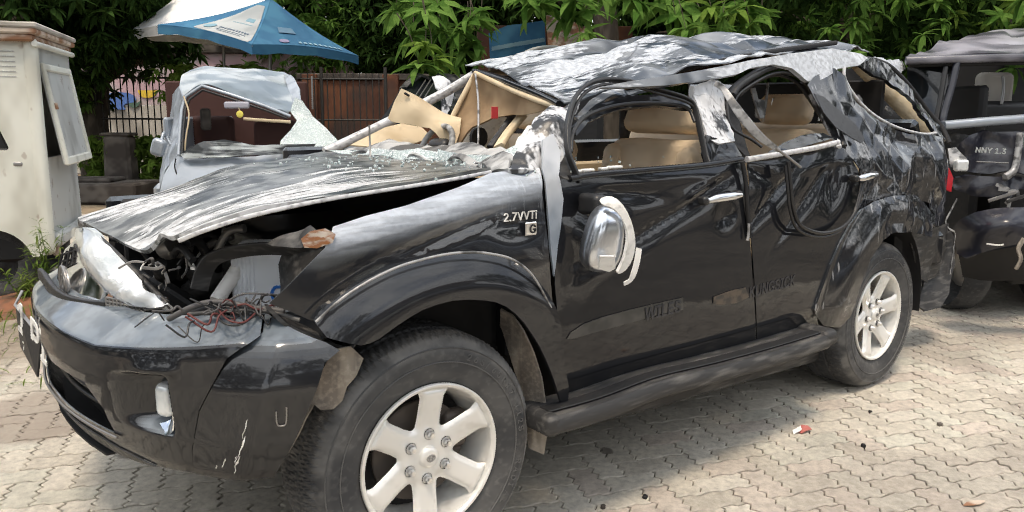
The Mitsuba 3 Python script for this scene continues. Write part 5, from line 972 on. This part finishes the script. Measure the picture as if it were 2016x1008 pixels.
# shack with a blue tarpaulin under the trees
sh = thing('tarpaulin_shack', 'shack under the trees with a blue tarpaulin wall and a brown sheet roof', 'shack')
put(sh, 'tarpaulin', sheet([(5.601,7.215,2.506),(5.827,7.059,2.621),(6.242,6.744,2.695),(6.217,6.662,2.196),(5.95,6.86,2.122),(5.581,7.151,2.106)], .08, .01, crumple=(.06, 1.5, 3)), m_tarpb)
put(sh, 'pale_band', sheet([(5.556,7.083,2.312),(5.797,6.903,2.37),(6.151,6.635,2.443),(6.152,6.623,2.387),(5.792,6.895,2.314),(5.551,7.076,2.255)], .08, .01), m_printb)
put(sh, 'sheet_roof', sheet([(6.265,6.739,2.767),(6.513,6.527,2.697),(6.833,6.23,2.485),(6.788,5.685,2.173),(6.364,5.747,2.089),(5.83,6.174,2.099)], .08, .01, crumple=(.05, 2, 4)), m_rust)
put(sh, 'wall', rbox([(6.64,6.974,1.561)][0], (2.3, .1, 2.2), .01, rz=RZ), m_brick, False)
for s_ in [(5.643,7.22,1.413),(6.288,6.707,1.417),(7.135,6.033,1.423)]: put(sh, 'post', tube([(s_[0], s_[1], 0), (s_[0], s_[1], 2.1)], .04, 8, 0), m_bark)
nt = solo('pale_notice', rbox([(4.902,8.807,1.218)][0], (.085, .02, .12), .004, rz=RZ), m_tarpw, 'small pale notice on a stick at the foot of the brown wall', 'notice', False)
put(nt, 'stick', tube([np.array([(4.895,8.798,1.148)][0]), np.array([(4.838,8.721,0.54)][0])], .012, 6, 0), m_wood)

# ------------------------------------------------------------------ other wrecks
dc = thing('black_hatchback_wreck', 'black wrecked hatchback with silver stripes on its glass, seen past the beige visor', 'car')
def DS(name, pts, m, **kw): return put(dc, name, sheet(pts, **{'h': .03, 't': .012, **kw}), m)
DS('rear_glass', [(1.73,3.12,1.566),(1.828,3.182,1.621),(1.962,3.214,1.663),(2.12,3.22,1.679),(2.237,3.256,1.68),(2.165,3.015,1.484),(1.981,2.877,1.353),(1.874,2.847,1.426),(1.715,2.995,1.532)], m_darkglass)
DS('roof_edge', [(1.705,3.076,1.572),(1.796,3.144,1.627),(1.93,3.176,1.672),(2.128,3.217,1.695),(2.315,3.196,1.689),(2.482,3.192,1.686),(2.609,3.227,1.082),(2.321,3.072,1.097),(2.17,2.989,1.371),(2.196,3.14,1.58),(2.126,3.146,1.658),(1.929,3.133,1.645),(1.802,3.096,1.604)], m_dusty, crumple=(.05, 4, 2))
DS('bent_panel', [(1.923,2.984,1.655),(1.985,2.932,1.644),(2.036,2.877,1.572),(2.002,2.882,1.463),(1.914,2.803,1.365),(1.895,2.826,1.401),(1.915,2.829,1.497),(1.883,2.871,1.579)], m_scuff, crumple=(.05, 6, 2))
for k in range(3): put(dc, 'glass_stripe', bar([np.array([(1.715,2.886,1.506),(1.952,3.113,1.637)][i])+RH*(.036*k) for i in (0, 1)], .012, .006, 1), m_steel)
DS('front_side', [(1.697,3.463,1.213),(1.738,3.454,1.328),(1.729,3.119,1.559),(1.715,2.995,1.532),(1.781,2.903,1.336),(1.728,3.03,1.116),(1.652,3.347,1.104)], m_dark)
put(dc, 'body', rbox(np.array([(2.492,3.807,0.928)][0])*np.array([1, 1, 0])+np.array([0, 0, .62]), (1.3, 1.5, .75), .08, rz=RZ), m_paint, False)
hp = thing('bent_car_hoop', 'pale bent car roof hoop sticking up behind the crushed black roof', 'car part')
put(hp, 'hoop', tube([(2.901,3.267,1.784),(2.933,3.253,1.842),(3.011,3.203,1.905),(3.163,3.155,1.943),(3.312,3.099,1.936),(3.401,3.018,1.885),(3.466,2.947,1.793)], .016, 8), m_vandull)
put(hp, 'hoop_glass', sheet([(2.927,3.273,1.794),(2.959,3.258,1.844),(3.029,3.212,1.894),(3.168,3.16,1.927),(3.304,3.102,1.919),(3.386,3.026,1.868),(3.433,2.974,1.793)], .03, .006), m_darkglass)
put(hp, 'hoop_base', rbox(np.array([(3.254,3.221,1.669)][0])*np.array([1, 1, 0])+np.array([0, 0, .8]), (.9, .6, 1.6), .06, rz=RZ), m_dark, False)

jp = thing('black_jeep_wreck', 'black wrecked off-road car at the right edge with a smashed tailgate and dusty roof', 'car')
def JS(name, pts, m, parent=None, **kw): return put(parent or jp, name, sheet(pts, **{'h': .03, 't': .015, **kw}), m)
m_jroof = mat('lilac_roof_paint', mikit.proc(lambda p, n, uv: mix((.05, .05, .062), (.27, .265, .30), smask(p, 3, 3, 3, .38, .7))), .25, clearcoat=.8)
m_navy = mat('navy_bumper', mikit.proc(lambda p, n, uv: mix((.016, .017, .026), (.06, .06, .07), smask(p, 9, 9, 9, .5, .8)*.5)), .22, clearcoat=.6)
JS('roof', [(4.103,0.622,1.768),(4.363,0.685,1.824),(4.784,0.752,1.891),(5.358,0.832,1.989),(6.022,0.839,2.078),(6.755,0.789,2.157),(7.193,0.575,2.188),(4.872,-0.114,1.799),(4.546,0.079,1.787),(4.404,0.192,1.786),(4.253,0.376,1.782),(4.151,0.521,1.772)], m_jroof, crumple=(.05, 2.4, 5), face=(0, 0, 1))
put(jp, 'roof_edge', bar([(4.063,0.599,1.752),(4.144,0.484,1.757),(4.27,0.319,1.761),(4.419,0.137,1.765),(4.749,-0.151,1.773)], .05, .06, 4), m_jroof)
put(jp, 'roof_gutter', bar([(4.121,0.601,1.732),(4.301,0.329,1.737),(4.771,-0.147,1.749)], .04, .05, 2), m_dark)
JS('side_glass', [(4.212,0.655,1.721),(4.292,0.399,1.727),(4.239,0.406,1.556),(4.191,0.408,1.376),(4.217,0.582,1.374),(4.242,0.65,1.492)], m_darkglass)
put(jp, 'window_pillar', bar([(4.238,0.353,1.736),(4.198,0.355,1.587),(4.147,0.363,1.425),(4.114,0.362,1.289)], .035, .04), m_navy)
put(jp, 'window_pillar', bar([(4.2,0.404,1.711),(4.157,0.4,1.522),(4.099,0.399,1.288)], .02, .03), m_plastic)
put(jp, 'cabin', cat_m(rbox(np.array([(6.732,0.791,1.437)][0])*np.array([1, 1, 0])+np.array([0, 0, 1.15]), (1.9, .06, 1.5), .02, rz=RZ), rbox(np.array([(5.052,0.963,1.43)][0])*np.array([1, 1, 0])+np.array([0, 0, 1.05]), (.06, 1.8, 1.1), .02, rz=RZ), rbox(np.array([(5.793,0.373,1.435)][0])*np.array([1, 1, 0])+np.array([0, 0, .78]), (1.7, 1.9, .5), .04, rz=RZ)), m_dark, False)
put(jp, 'seat_back', softbox([(5.767,0.681,1.571)][0], (.28, .12, .34), .05, rz=RZ), m_plaster)
put(jp, 'seat_back', softbox([(5.586,0.525,1.371)][0], (.85, .15, .28), .05, rz=RZ), m_plastic)
put(jp, 'grab_rail', bar([(5.501,0.529,1.697),(5.498,0.512,1.602),(5.475,0.508,1.487)], .02, .02, 3), m_steel)
put(jp, 'window_ledge', bar([(4.096,0.346,1.338),(4.188,0.25,1.352),(4.308,0.119,1.369),(4.691,-0.203,1.41)], .055, .10, 4), m_silver)
tgj = JS('tailgate', [(4.174,0.289,1.166),(4.169,0.269,1.239),(4.185,0.225,1.279),(4.252,0.151,1.305),(4.354,0.043,1.3),(4.507,-0.104,1.308),(4.658,-0.222,1.315),(4.608,-0.264,1.036),(4.371,-0.052,1.023),(4.319,0.022,1.059),(4.252,0.097,1.038),(4.173,0.203,1.054),(4.144,0.258,1.088)], m_navy, crumple=(.10, 3.6, 4))
jx = [(4.107,0.15,1.175),(4.246,-0.002,1.165),(4.111,0.154,1.212)]
put(tgj, 'model_lettering', lettering('NNY 1.3', .033, jx[0], np.array(jx[1])-np.array(jx[0]), (0, 0, 1), .008, True), m_chrome, False)
put(tgj, 'trim_line', bar([(4.134,0.143,1.117),(4.217,0.063,1.112),(4.267,0.009,1.11)], .008, .01, 2), m_steel)
JS('torn_corner', [(4.169,0.339,1.269),(4.185,0.305,1.289),(4.253,0.208,1.271),(4.243,0.172,1.247),(4.177,0.22,1.221),(4.171,0.24,1.169),(4.147,0.273,1.109),(4.175,0.314,1.165)], m_dusty, crumple=(.07, 7, 4))
JS('torn_panel', [(4.055,0.286,1.196),(4.079,0.242,1.203),(4.115,0.204,1.153),(4.109,0.175,1.116),(4.063,0.209,1.103),(4.059,0.259,1.075)], m_primer, crumple=(.04, 8, 2))
put(jp, 'rear_lamp', softbox([(4.067,0.203,1.091)][0], (.09, .06, .08), .02, rz=RZ, lump=.02), m_pale_lamp)
JS('bent_valance', [(4.105,0.271,1.001),(4.125,0.197,1.028),(4.231,0.059,1.022),(4.334,-0.046,1.034),(4.606,-0.266,1.02),(4.599,-0.276,0.942),(4.326,-0.057,0.949),(4.28,-0.008,0.884),(4.216,0.071,0.894),(4.16,0.168,0.898),(4.12,0.247,0.937)], m_navy, crumple=(.09, 5, 4))
jr = np.random.default_rng(4)
for k in range(9):
    a = np.array([(4.26,-0.013,0.908)][0])+RH*jr.uniform(-.14, .18)+np.array([0, 0, jr.uniform(-.08, .06)])-FH*jr.uniform(0, .05)
    put(jp, 'bent_bracket', bar([a, a+RH*jr.uniform(-.08, .08)+np.array([0, 0, jr.uniform(-.03, .03)]), a+RH*jr.uniform(-.12, .12)+np.array([0, 0, jr.uniform(-.05, .05)])], .022, .006, 4), [m_steel, m_primer, m_dusty][k % 3])
put(jp, 'hinge_post', bar([(4.308,-0.025,1.296),(4.287,-0.032,1.177),(4.257,-0.03,1.068),(4.185,-0.008,1.023)], .05, .03, 5), m_primer)
JS('rear_bumper', [(4.139,0.245,0.685),(4.095,0.19,0.748),(4.066,0.095,0.806),(4.101,-0.004,0.839),(4.193,-0.127,0.85),(4.422,-0.335,0.848),(4.357,-0.371,0.672),(4.128,-0.169,0.643),(4.056,-0.043,0.595),(4.022,0.111,0.518),(4.091,0.187,0.525)], m_navy, inner=[(4.009,-0.127,0.766),(3.971,0.021,0.705)])
put(jp, 'bumper_scratch', bar([(3.971,-0.02,0.632),(4.004,-0.073,0.627),(4.02,-0.097,0.634)], .010, .004, 2), m_whiteplastic)
JS('lower_valance', [(4.099,0.176,0.506),(4.166,-0.006,0.571),(4.24,-0.134,0.614),(4.474,-0.342,0.637),(4.677,-0.311,0.375),(4.446,-0.091,0.36),(4.355,0.13,0.327),(4.319,0.226,0.339)], m_dark)
put(jp, 'underbody', rbox(np.array([(6.025,0.447,1.435)][0])*np.array([1, 1, 0])+np.array([0, 0, .45]), (1.6, 2.2, .4), .05, rz=RZ), m_dark, False)
for px__ in [(4.915,0.425,1.431),(5.495,-0.037,1.435)]:
    Mw = trimesh.transformations.rotation_matrix(RZ+math.pi/2, (0, 0, 1)); wj = put(jp, 'wheel', moved(lathe([(.18, .0), (.27, -.02), (.31, .0), (.335, .03), (.335, .17), (.31, .2)], 48), Mw, (px__[0], px__[1], .33)), m_tyre)
    put(wj, 'rim', moved(lathe([(.0, .02), (.1, .02), (.17, .05), (.18, .0), (.19, .0)], 36), Mw, (px__[0], px__[1], .33)), m_steel)
put(jp, 'dangling_bracket', bar([(4.039,-0.194,0.68),(4.008,-0.181,0.62),(4.014,-0.198,0.56),(4.007,-0.18,0.496)], .03, .012, 4), m_mud)

# ------------------------------------------------------------------ stump, slabs, ground patches
stp = [(1.657,11.801,0.035)][0]
st_ = solo('concrete_stump', cat_m(rbox((stp[0], stp[1], .52), (.44, .40, .98), .05, rz=RZ+.1, taper=.88), rbox((stp[0], stp[1], 1.02), (.46, .36, .05), .02, rz=RZ)), m_conc, 'dark weathered concrete stump standing between the van and the tree', 'stump', False)
slb = [(1.267,11.451,-0.028)][0]
solo('concrete_slab', cat_m(rbox((slb[0], slb[1], .16), (1.5, .9, .30), .03, rz=RZ), rbox((slb[0]-.2, slb[1]+.2, .34), (1.1, .5, .06), .02, rz=RZ)), m_conc, 'low dark concrete slab at the foot of the tree trunk', 'slab', False)
put(None, 'soil', shell(np.array([(-9, 7.5, -.004), (16, 7.5-.0, -.004), (30, 24, -.004), (-9, 24, -.004)]), np.array([(0, 1, 2), (0, 2, 3)]), .004), m_soil, False, kind='structure')
rng = np.random.default_rng(21)
gx, gy = np.meshgrid(np.linspace(-1.0, .15, 24), np.linspace(4.0, 5.4, 24)); rs_ = np.exp(-((gx+.40)/.35)**2-((gy-4.75)/.45)**2)
v = np.c_[gx.ravel(), gy.ravel(), (.09*rs_+.05*(meshkit.fbm(np.stack([gx*5, gy*5, 0*gx], -1), 3)-.5)*rs_-.012).ravel()]
i, j = np.meshgrid(np.arange(23), np.arange(23), indexing='ij'); o = (i*24+j).ravel()
put(None, 'red_soil', TM(v, np.vstack([np.stack([o, o+1, o+25], 1), np.stack([o, o+25, o+24], 1)])), m_redsoil, kind='structure')

# ------------------------------------------------------------------ leaves, trees, plants
def leaf(L, W, droop, fold=.25):
    """A lance-shaped leaf along +x that droops."""
    t = np.array([0, .25, .55, .85, 1.]); w = np.array([.12, .8, 1., .5, 0])*W/2
    z = -droop*L*t*t; c = np.c_[t*L, 0*t, z]
    l = c+np.c_[0*t, w, fold*w]; r = c+np.c_[0*t, -w, fold*w]
    V = np.vstack([c, l, r]); F = []
    for k in range(4): F += [(k, k+1, 6+k), (k, 6+k, 5+k), (k, 10+k, 11+k), (k, 11+k, k+1)]
    return V, np.array(F)
def rosette(rg, n, L, up=.25):
    Vs, Fs, o = [], [], 0
    for k in range(n):
        V, F = leaf(L*rg.uniform(.65, 1.1), L*rg.uniform(.24, .33), rg.uniform(.35, .95))
        el = rg.uniform(-.55, .70); az = k*2.4+rg.uniform(-.3, .3)
        M = trimesh.transformations.euler_matrix(rg.uniform(-.4, .4), -el, az)[:3, :3]
        Vs.append(V @ M.T+np.array([0, 0, rg.uniform(-.05, .03)*L])); Fs.append(F+o); o += len(V)
    return np.vstack(Vs), np.vstack(Fs)
RG = np.random.default_rng(7)
ROS = [rosette(RG, 13, 1.0) for _ in range(10)]
def place_ros(p, size, rg):
    V, F = ROS[int(rg.integers(0, 10))]; R_ = trimesh.transformations.euler_matrix(rg.normal(0, .35), rg.normal(0, .35), rg.uniform(0, 6.3))[:3, :3]
    return TM(V @ R_.T*size+p, F)
def crown_mesh(c, rad, n, size, rg, hollow=.35):
    ms = []
    while len(ms) < n:
        d = rg.normal(0, 1, 3); d /= np.linalg.norm(d); r = rg.uniform(hollow, 1)**.6
        p = np.array(c)+d*r*np.array(rad)
        if meshkit.noise(p*1.1, 3) < .36: continue
        ms.append(place_ros(p, size*rg.uniform(.7, 1.2), rg))
    return cat_m(*ms)
def trunk_mesh(base, top, r0, r1, rg, limbs=5, reach=1.5):
    b, t = np.array(base, float), np.array(top, float); P = [b, b*.66+t*.34+rg.normal(0, .08, 3)*[1, 1, 0], b*.33+t*.67+rg.normal(0, .1, 3)*[1, 1, 0], t]
    ms = [tube(P, 1.0, 12, 6, scale=[r0*1.5, r0*1.02, r0*.9, r0*.8, r1])]
    for k in range(limbs):
        s_ = rg.uniform(.55, .98); a = b*(1-s_)+t*s_; az = rg.uniform(0, 6.3); d = np.array([math.cos(az), math.sin(az), rg.uniform(.25, .8)])*reach*rg.uniform(.6, 1.1)
        ms.append(tube([a, a+d*.5+np.array([0, 0, .12]), a+d], 1.0, 7, 4, scale=[r1*.8, r1*.5, r1*.2]))
    return cat_m(*ms)
# hanging mango branches that the photo shows one by one, each cluster of leaves a part of its tree
tA = thing('mango_tree', 'mango tree over the crushed roof with single leaf clusters hanging down at the top centre', 'tree')
bA = [(5.495,4.75,1.42)][0]
put(tA, 'trunk', trunk_mesh((bA[0], bA[1], 0), (bA[0]-.2, bA[1]+.1, 3.6), .17, .10, RG, 6, 2.0), m_bark)
cl = [(2.09,3.342,2.165),(2.291,3.458,2.247),(2.019,3.214,1.889),(1.969,3.223,1.738),(2.106,3.254,1.79),(2.165,3.64,2.01),(2.421,3.199,2.118),(2.617,3.319,2.206),(2.406,3.324,2.042),(2.491,3.237,1.943),(2.482,3.363,1.891),(2.571,3.676,1.872),(2.41,3.584,2.062),(2.788,2.94,2.284),(2.918,2.958,2.251),(3.064,2.716,2.262),(3.183,2.737,2.197),(3.17,2.876,2.194),(3.822,3.376,2.113),(3.711,2.735,2.35),(3.778,2.67,2.288),(4.061,2.707,2.308),(4.074,2.549,2.219),(4.049,2.414,2.091),(4.191,2.607,2.326),(4.299,2.504,2.241),(4.399,2.436,2.301),(4.387,2.296,2.204),(4.661,2.355,2.29),(4.689,2.428,2.126),(4.739,2.268,2.169),(4.817,2.376,2.37),(5.001,2.339,2.272),(4.597,2.631,2.126),(4.263,2.83,2.432),(2.292,4.107,2.262),(2.366,4.062,2.327),(2.892,3.26,2.359),(3.099,2.965,2.354),(3.518,2.898,2.394),(3.693,2.895,2.427)]
for k, p in enumerate(cl):
    p = np.array(p); kk = put(tA, 'leaf_cluster', place_ros(p, RG.uniform(.20, .26), RG), m_leafb if k in (2, 4, 26, 28) else m_leaf, False)
    up_ = p+np.array([RG.uniform(-.1, .1), RG.uniform(.05, .25), .40]); put(kk, 'twig', tube([up_, (p+up_)/2+np.array([.02, 0, .03]), p], .004, 5, 3, scale=[1.4, 1, .6]), m_bark)
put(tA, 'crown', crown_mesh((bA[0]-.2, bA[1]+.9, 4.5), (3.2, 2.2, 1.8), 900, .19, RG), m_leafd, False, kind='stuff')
tB = thing('mango_tree', 'large sunlit mango tree with dense long leaves at the top right', 'tree')
bB = [(7.264,2.567,1.434)][0]
put(tB, 'trunk', trunk_mesh((bB[0], bB[1], 0), (bB[0], bB[1], 3.2), .16, .09, RG, 6, 1.6), m_bark)
for k in range(150):
    px_ = RG.uniform(0, 1); w = RG.uniform(0, 1)
    p = np.array(bB)*np.array([1, 1, 0])+RH*(-1.05+2.6*px_)-FH*RG.uniform(.4, 1.9)+np.array([0, 0, 1.75+1.15*w+.12*math.sin(px_*9)])
    put(tB, 'leaf_cluster', place_ros(p, RG.uniform(.14, .21), RG), m_leafb if k % 9 == 0 else m_leaf, False)
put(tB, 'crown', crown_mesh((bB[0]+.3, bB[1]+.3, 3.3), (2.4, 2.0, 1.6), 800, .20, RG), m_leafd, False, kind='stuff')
# trees in the shade behind
def tree(label, px_base, h, rad, n, size, m, r0=.2, low=0.0, dz=0, kw=None):
    t = thing('shade_tree', label, 'tree'); b = np.array(px_base); 
    put(t, 'trunk', trunk_mesh((b[0], b[1], 0), (b[0], b[1], h), r0, r0*.55, RG, 5, 1.4), m_bark)
    put(t, 'crown', crown_mesh((b[0], b[1], h+dz), rad, n, size, RG), m, False, kind='stuff'); return t
b_ = [(1.687,13.472,1.378),(0.414,14.485,1.369)]; 
tL = tree('dark trunked tree with low leaves between the white van and the painted wall', b_[0], 3.2, (1.9, 1.6, 1.9), 700, .24, m_leafd, .24)
low = [place_ros(np.array(b_[0])*np.array([1, 1, 0])+RH*RG.normal(-.12, .26)-FH*RG.uniform(.1, .7)+np.array([0, 0, RG.uniform(1.5, 3.4)]), RG.uniform(.14, .24), RG) for _ in range(95)]
put(tL, 'low_foliage', cat_m(*low), m_leaf, False, kind='stuff')  # brighter leaf copy, sunlight on the low leaves put into the colour
tree('black shadowed tree above the white van', [(0.346,11.822,1.377)][0], 3.4, (2.2, 1.8, 1.6), 800, .24, m_leafd, .2)
for (px__, h, rad, n, m, lab) in [
    ([(6.542,14.655,1.394)][0], 4.0, (2.6, 2.0, 2.2), 900, m_leaf, 'sunlit bright green tree rising behind the blue parasol'),
    ([(4.032,17.946,1.373)][0], 4.4, (2.4, 2.0, 2.4), 800, m_leafd, 'dark tree behind the white parasol'),
    ([(8.421,12.514,1.408)][0], 3.8, (2.6, 2.0, 2.2), 900, m_leafd, 'dark tree behind the brown wall, left of the tarpaulin shack'),
    ([(10.176,10.471,1.421)][0], 3.6, (2.8, 2.0, 2.3), 900, m_leafd, 'dark tree behind the tarpaulin shack'),
    ([(10.74,7.435,1.433)][0], 3.4, (2.8, 2.0, 2.2), 900, m_leafd, 'dark tree behind the middle of the crushed roof'),
    ([(11.724,5.358,1.443)][0], 3.4, (2.8, 2.0, 2.2), 900, m_leafd, 'dark tree behind the large mango tree'),
    ([(11.707,2.784,1.451)][0], 3.2, (2.6, 2.0, 2.0), 800, m_leafd, 'green tree above the black wreck at the right edge')]:
    tree(lab, px__, h, rad, n, .26, m, .18)
def hedge(name, label, a, b, z, n, size, m, cat='hedge', dep=.7):
    a, b = np.array(a), np.array(b); ms = []
    for _ in range(n):
        s_ = RG.uniform(); p = a+(b-a)*s_; p = p*np.array([1, 1, 0])+FH*RG.normal(0, dep*.5)+np.array([0, 0, z[0]+(z[1]-z[0])*RG.uniform()**.8]); ms.append(place_ros(p, size*RG.uniform(.7, 1.2), RG))
    return solo(name, cat_m(*ms), m, label, cat, False, kind='stuff')
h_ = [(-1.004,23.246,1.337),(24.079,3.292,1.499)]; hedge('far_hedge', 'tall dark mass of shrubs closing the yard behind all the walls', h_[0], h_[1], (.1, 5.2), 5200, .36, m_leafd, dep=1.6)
hedge('side_hedge', 'tall dark shrubs along the far right side of the yard, beyond the black jeep', (15, -9, 0), (19, 9, 0), (.1, 4.2), 1500, .36, m_leafd, dep=1.6)
hedge('side_hedge', 'tall dark shrubs along the left side of the yard, beyond the white van', (-10, -6, 0), (-9, 18, 0), (.1, 4.2), 1700, .36, m_leafd, dep=1.6)
h_ = [(1.299,13.134,1.377),(2.613,12.088,1.386)]; hedge('shrubs', 'sunny low green shrubs at the foot of the painted wall', h_[0], h_[1], (.05, .95), 330, .15, m_leafb, 'shrubs')
h_ = [(2.428,11.848,1.386),(3.679,10.852,1.394)]; hedge('climbing_shrub', 'bright green shrub growing up the fence under the parasols', h_[0], h_[1], (1.5, 2.15), 130, .15, m_leafb, 'shrubs')
h_ = [(3.563,8.616,1.4),(4.355,7.986,1.405)]; hedge('weedy_grass', 'low weedy grass at the foot of the brown wall', h_[0], h_[1], (.02, .9), 120, .15, m_grass, 'grass')
# weeds by the van
def weed(name, label, base, h, n, rg, m):
    w = thing(name, label, 'weed'); b = np.array(base); b[2] = 0
    for k in range(n):
        az, ln = rg.uniform(0, 6.3), rg.uniform(.02, .16); top = b+np.array([math.cos(az)*ln, math.sin(az)*ln, h*rg.uniform(.6, 1)])
        P = spline([b+rg.normal(0, .02, 3)*[1, 1, 0], (b+top)/2+rg.normal(0, .015, 3), top], 6); put(w, 'stem', tube(P, .004, 5, 0, scale=[1.2, .8, .4]), m_grass)
        Vs = []
        for q_ in np.repeat(P[3:], 3, 0):
            V, F = leaf(rg.uniform(.05, .10), .013, rg.uniform(.1, .8)); M = trimesh.transformations.euler_matrix(0, -rg.uniform(-.2, .9), rg.uniform(0, 6.3))[:3, :3]; Vs.append(TM(V @ M.T+q_, F))
        put(w, 'leaves', cat_m(*Vs), m, False)
weed('tall_weed', 'tall feathery green weed growing between the white van and the black bumper', [(-0.386,4.549,0)][0], .62, 7, RG, m_grass)
weed('small_weed', 'small weed growing out of the red soil beside the tall one', [(-0.537,4.664,0)][0], .26, 6, RG, m_grass)
gb = []
for _ in range(420):
    p = np.array([RG.normal(-.85, .35), RG.normal(4.2, .7), -.005])
    V, F = leaf(RG.uniform(.05, .16), .008, RG.uniform(.2, .9)); M = trimesh.transformations.euler_matrix(0, -RG.uniform(.6, 1.5), RG.uniform(0, 6.3))[:3, :3]; gb.append(TM(V @ M.T+p, F))
solo('grass', cat_m(*gb), m_grass, 'short grass growing in the joints by the white van', 'grass', False, kind='stuff')
# litter
lp = np.array([(1.896,-0.091,0)][0])
lt = thing('crushed_packet', 'small crushed red and white packet lying on the pavers', 'litter')
m_pinkred = mat('faded_red_card', (.46, .15, .13), .6)
put(lt, 'red_side', sheet(lp+.7*np.array([(-.045, -.02, .006), (.05, -.035, .012), (.07, .015, .02), (.02, .03, .03), (-.03, .02, .01)]), .01, .002, crumple=(.012, 20, 2)), m_pinkred)
put(lt, 'white_side', sheet(lp+.7*np.array([(-.09, .01, .004), (-.03, -.012, .02), (.01, .02, .032), (-.05, .04, .012)]), .01, .002, crumple=(.012, 20, 3)), m_tarpw)
dp = np.array([(1.828,-0.822,0)][0]); V, F = leaf(.10, .030, -.05); solo('dry_leaf', moved(shell(V, F, .0015), trimesh.transformations.rotation_matrix(-.4, (0, 0, 1)), dp+np.array([-.08, 0, .006])), m_rust, 'dry orange brown leaf on the pale pavers at the lower right', 'leaf')
chips = ['dark stone chip on the pavers behind the rear wheel', 'grey stone chip on the pavers farthest to the right of the red packet', 'dark stone chip at the lower edge between front tyre and packet', 'grey stone chip nearest to the front tyre', 'dark stone chip just right of and below the red packet']
for k, p in enumerate([(2.359,-0.166,0),(2.458,-0.441,0),(0.884,-0.062,0),(0.708,-0.019,0),(1.957,-0.34,0)]):
    p = np.array(p); solo('stone_chip', rbox(p+np.array([0, 0, .004]), RG.uniform(.010, .022, 3), .003, rz=k), m_conc if k % 2 else m_dark, chips[k], 'stone', False, 'stone chips on the pavers')

# ------------------------------------------------------------------ what stands behind the camera and mirrors in the black paint
ob = thing('workshop', 'low pale workshop with a brown roof that mirrors in the black paint', 'building')
put(ob, 'wall', rbox((2.5, -14, 1.7), (16, .3, 3.4), .02), m_plaster, False)
put(ob, 'roof', rbox((2.5, -13.7, 3.6), (17, 3.0, .16), .02, rx=.25), m_rust, False)
for k in range(4): put(ob, 'window', rbox((-3+3.6*k, -13.83, 1.9), (1.5, .06, 1.1), .01), m_darkglass, False)
put(ob, 'shutter', rbox((7.6, -13.82, 1.3), (2.4, .08, 2.6), .01), m_silver, False)
for k, (x, y) in enumerate([(-7, -9), (-2.5, -11), (11, -10), (16, -6), (-11, -4)]):
    tree(['leafy tree at the far end of the open side of the yard', 'leafy tree before the workshop door', 'leafy tree at the right end of the workshop', 'leafy tree behind the right edge of the yard', 'leafy tree outside the left edge of the yard'][k], (x, y, 0), 4.2, (2.6, 2.4, 2.3), 450, .3, m_leafd, .2)
for k, (x, y, m) in enumerate([(1.6, -7.5, m_van), (6.2, -7.8, m_silver)]):
    pc_ = thing('parked_car', ['white parked car mirrored in the black doors', 'silver parked car mirrored in the black doors'][k], 'car')
    put(pc_, 'body', softbox((x, y, .72), (4.0, 1.65, .75), .22), m); put(pc_, 'cabin', softbox((x+.1, y, 1.22), (2.4, 1.45, .55), .2, taper=.8), m_darkglass)
    for sx in (-1.25, 1.25):
        for sy_ in (-.75, .75): put(pc_, 'wheel', moved(lathe([(.0, -.1), (.24, -.1), (.31, -.06), (.31, .06), (.24, .1), (0, .1)], 32), None, (x+sx, y+sy_, .31)), m_tyre)
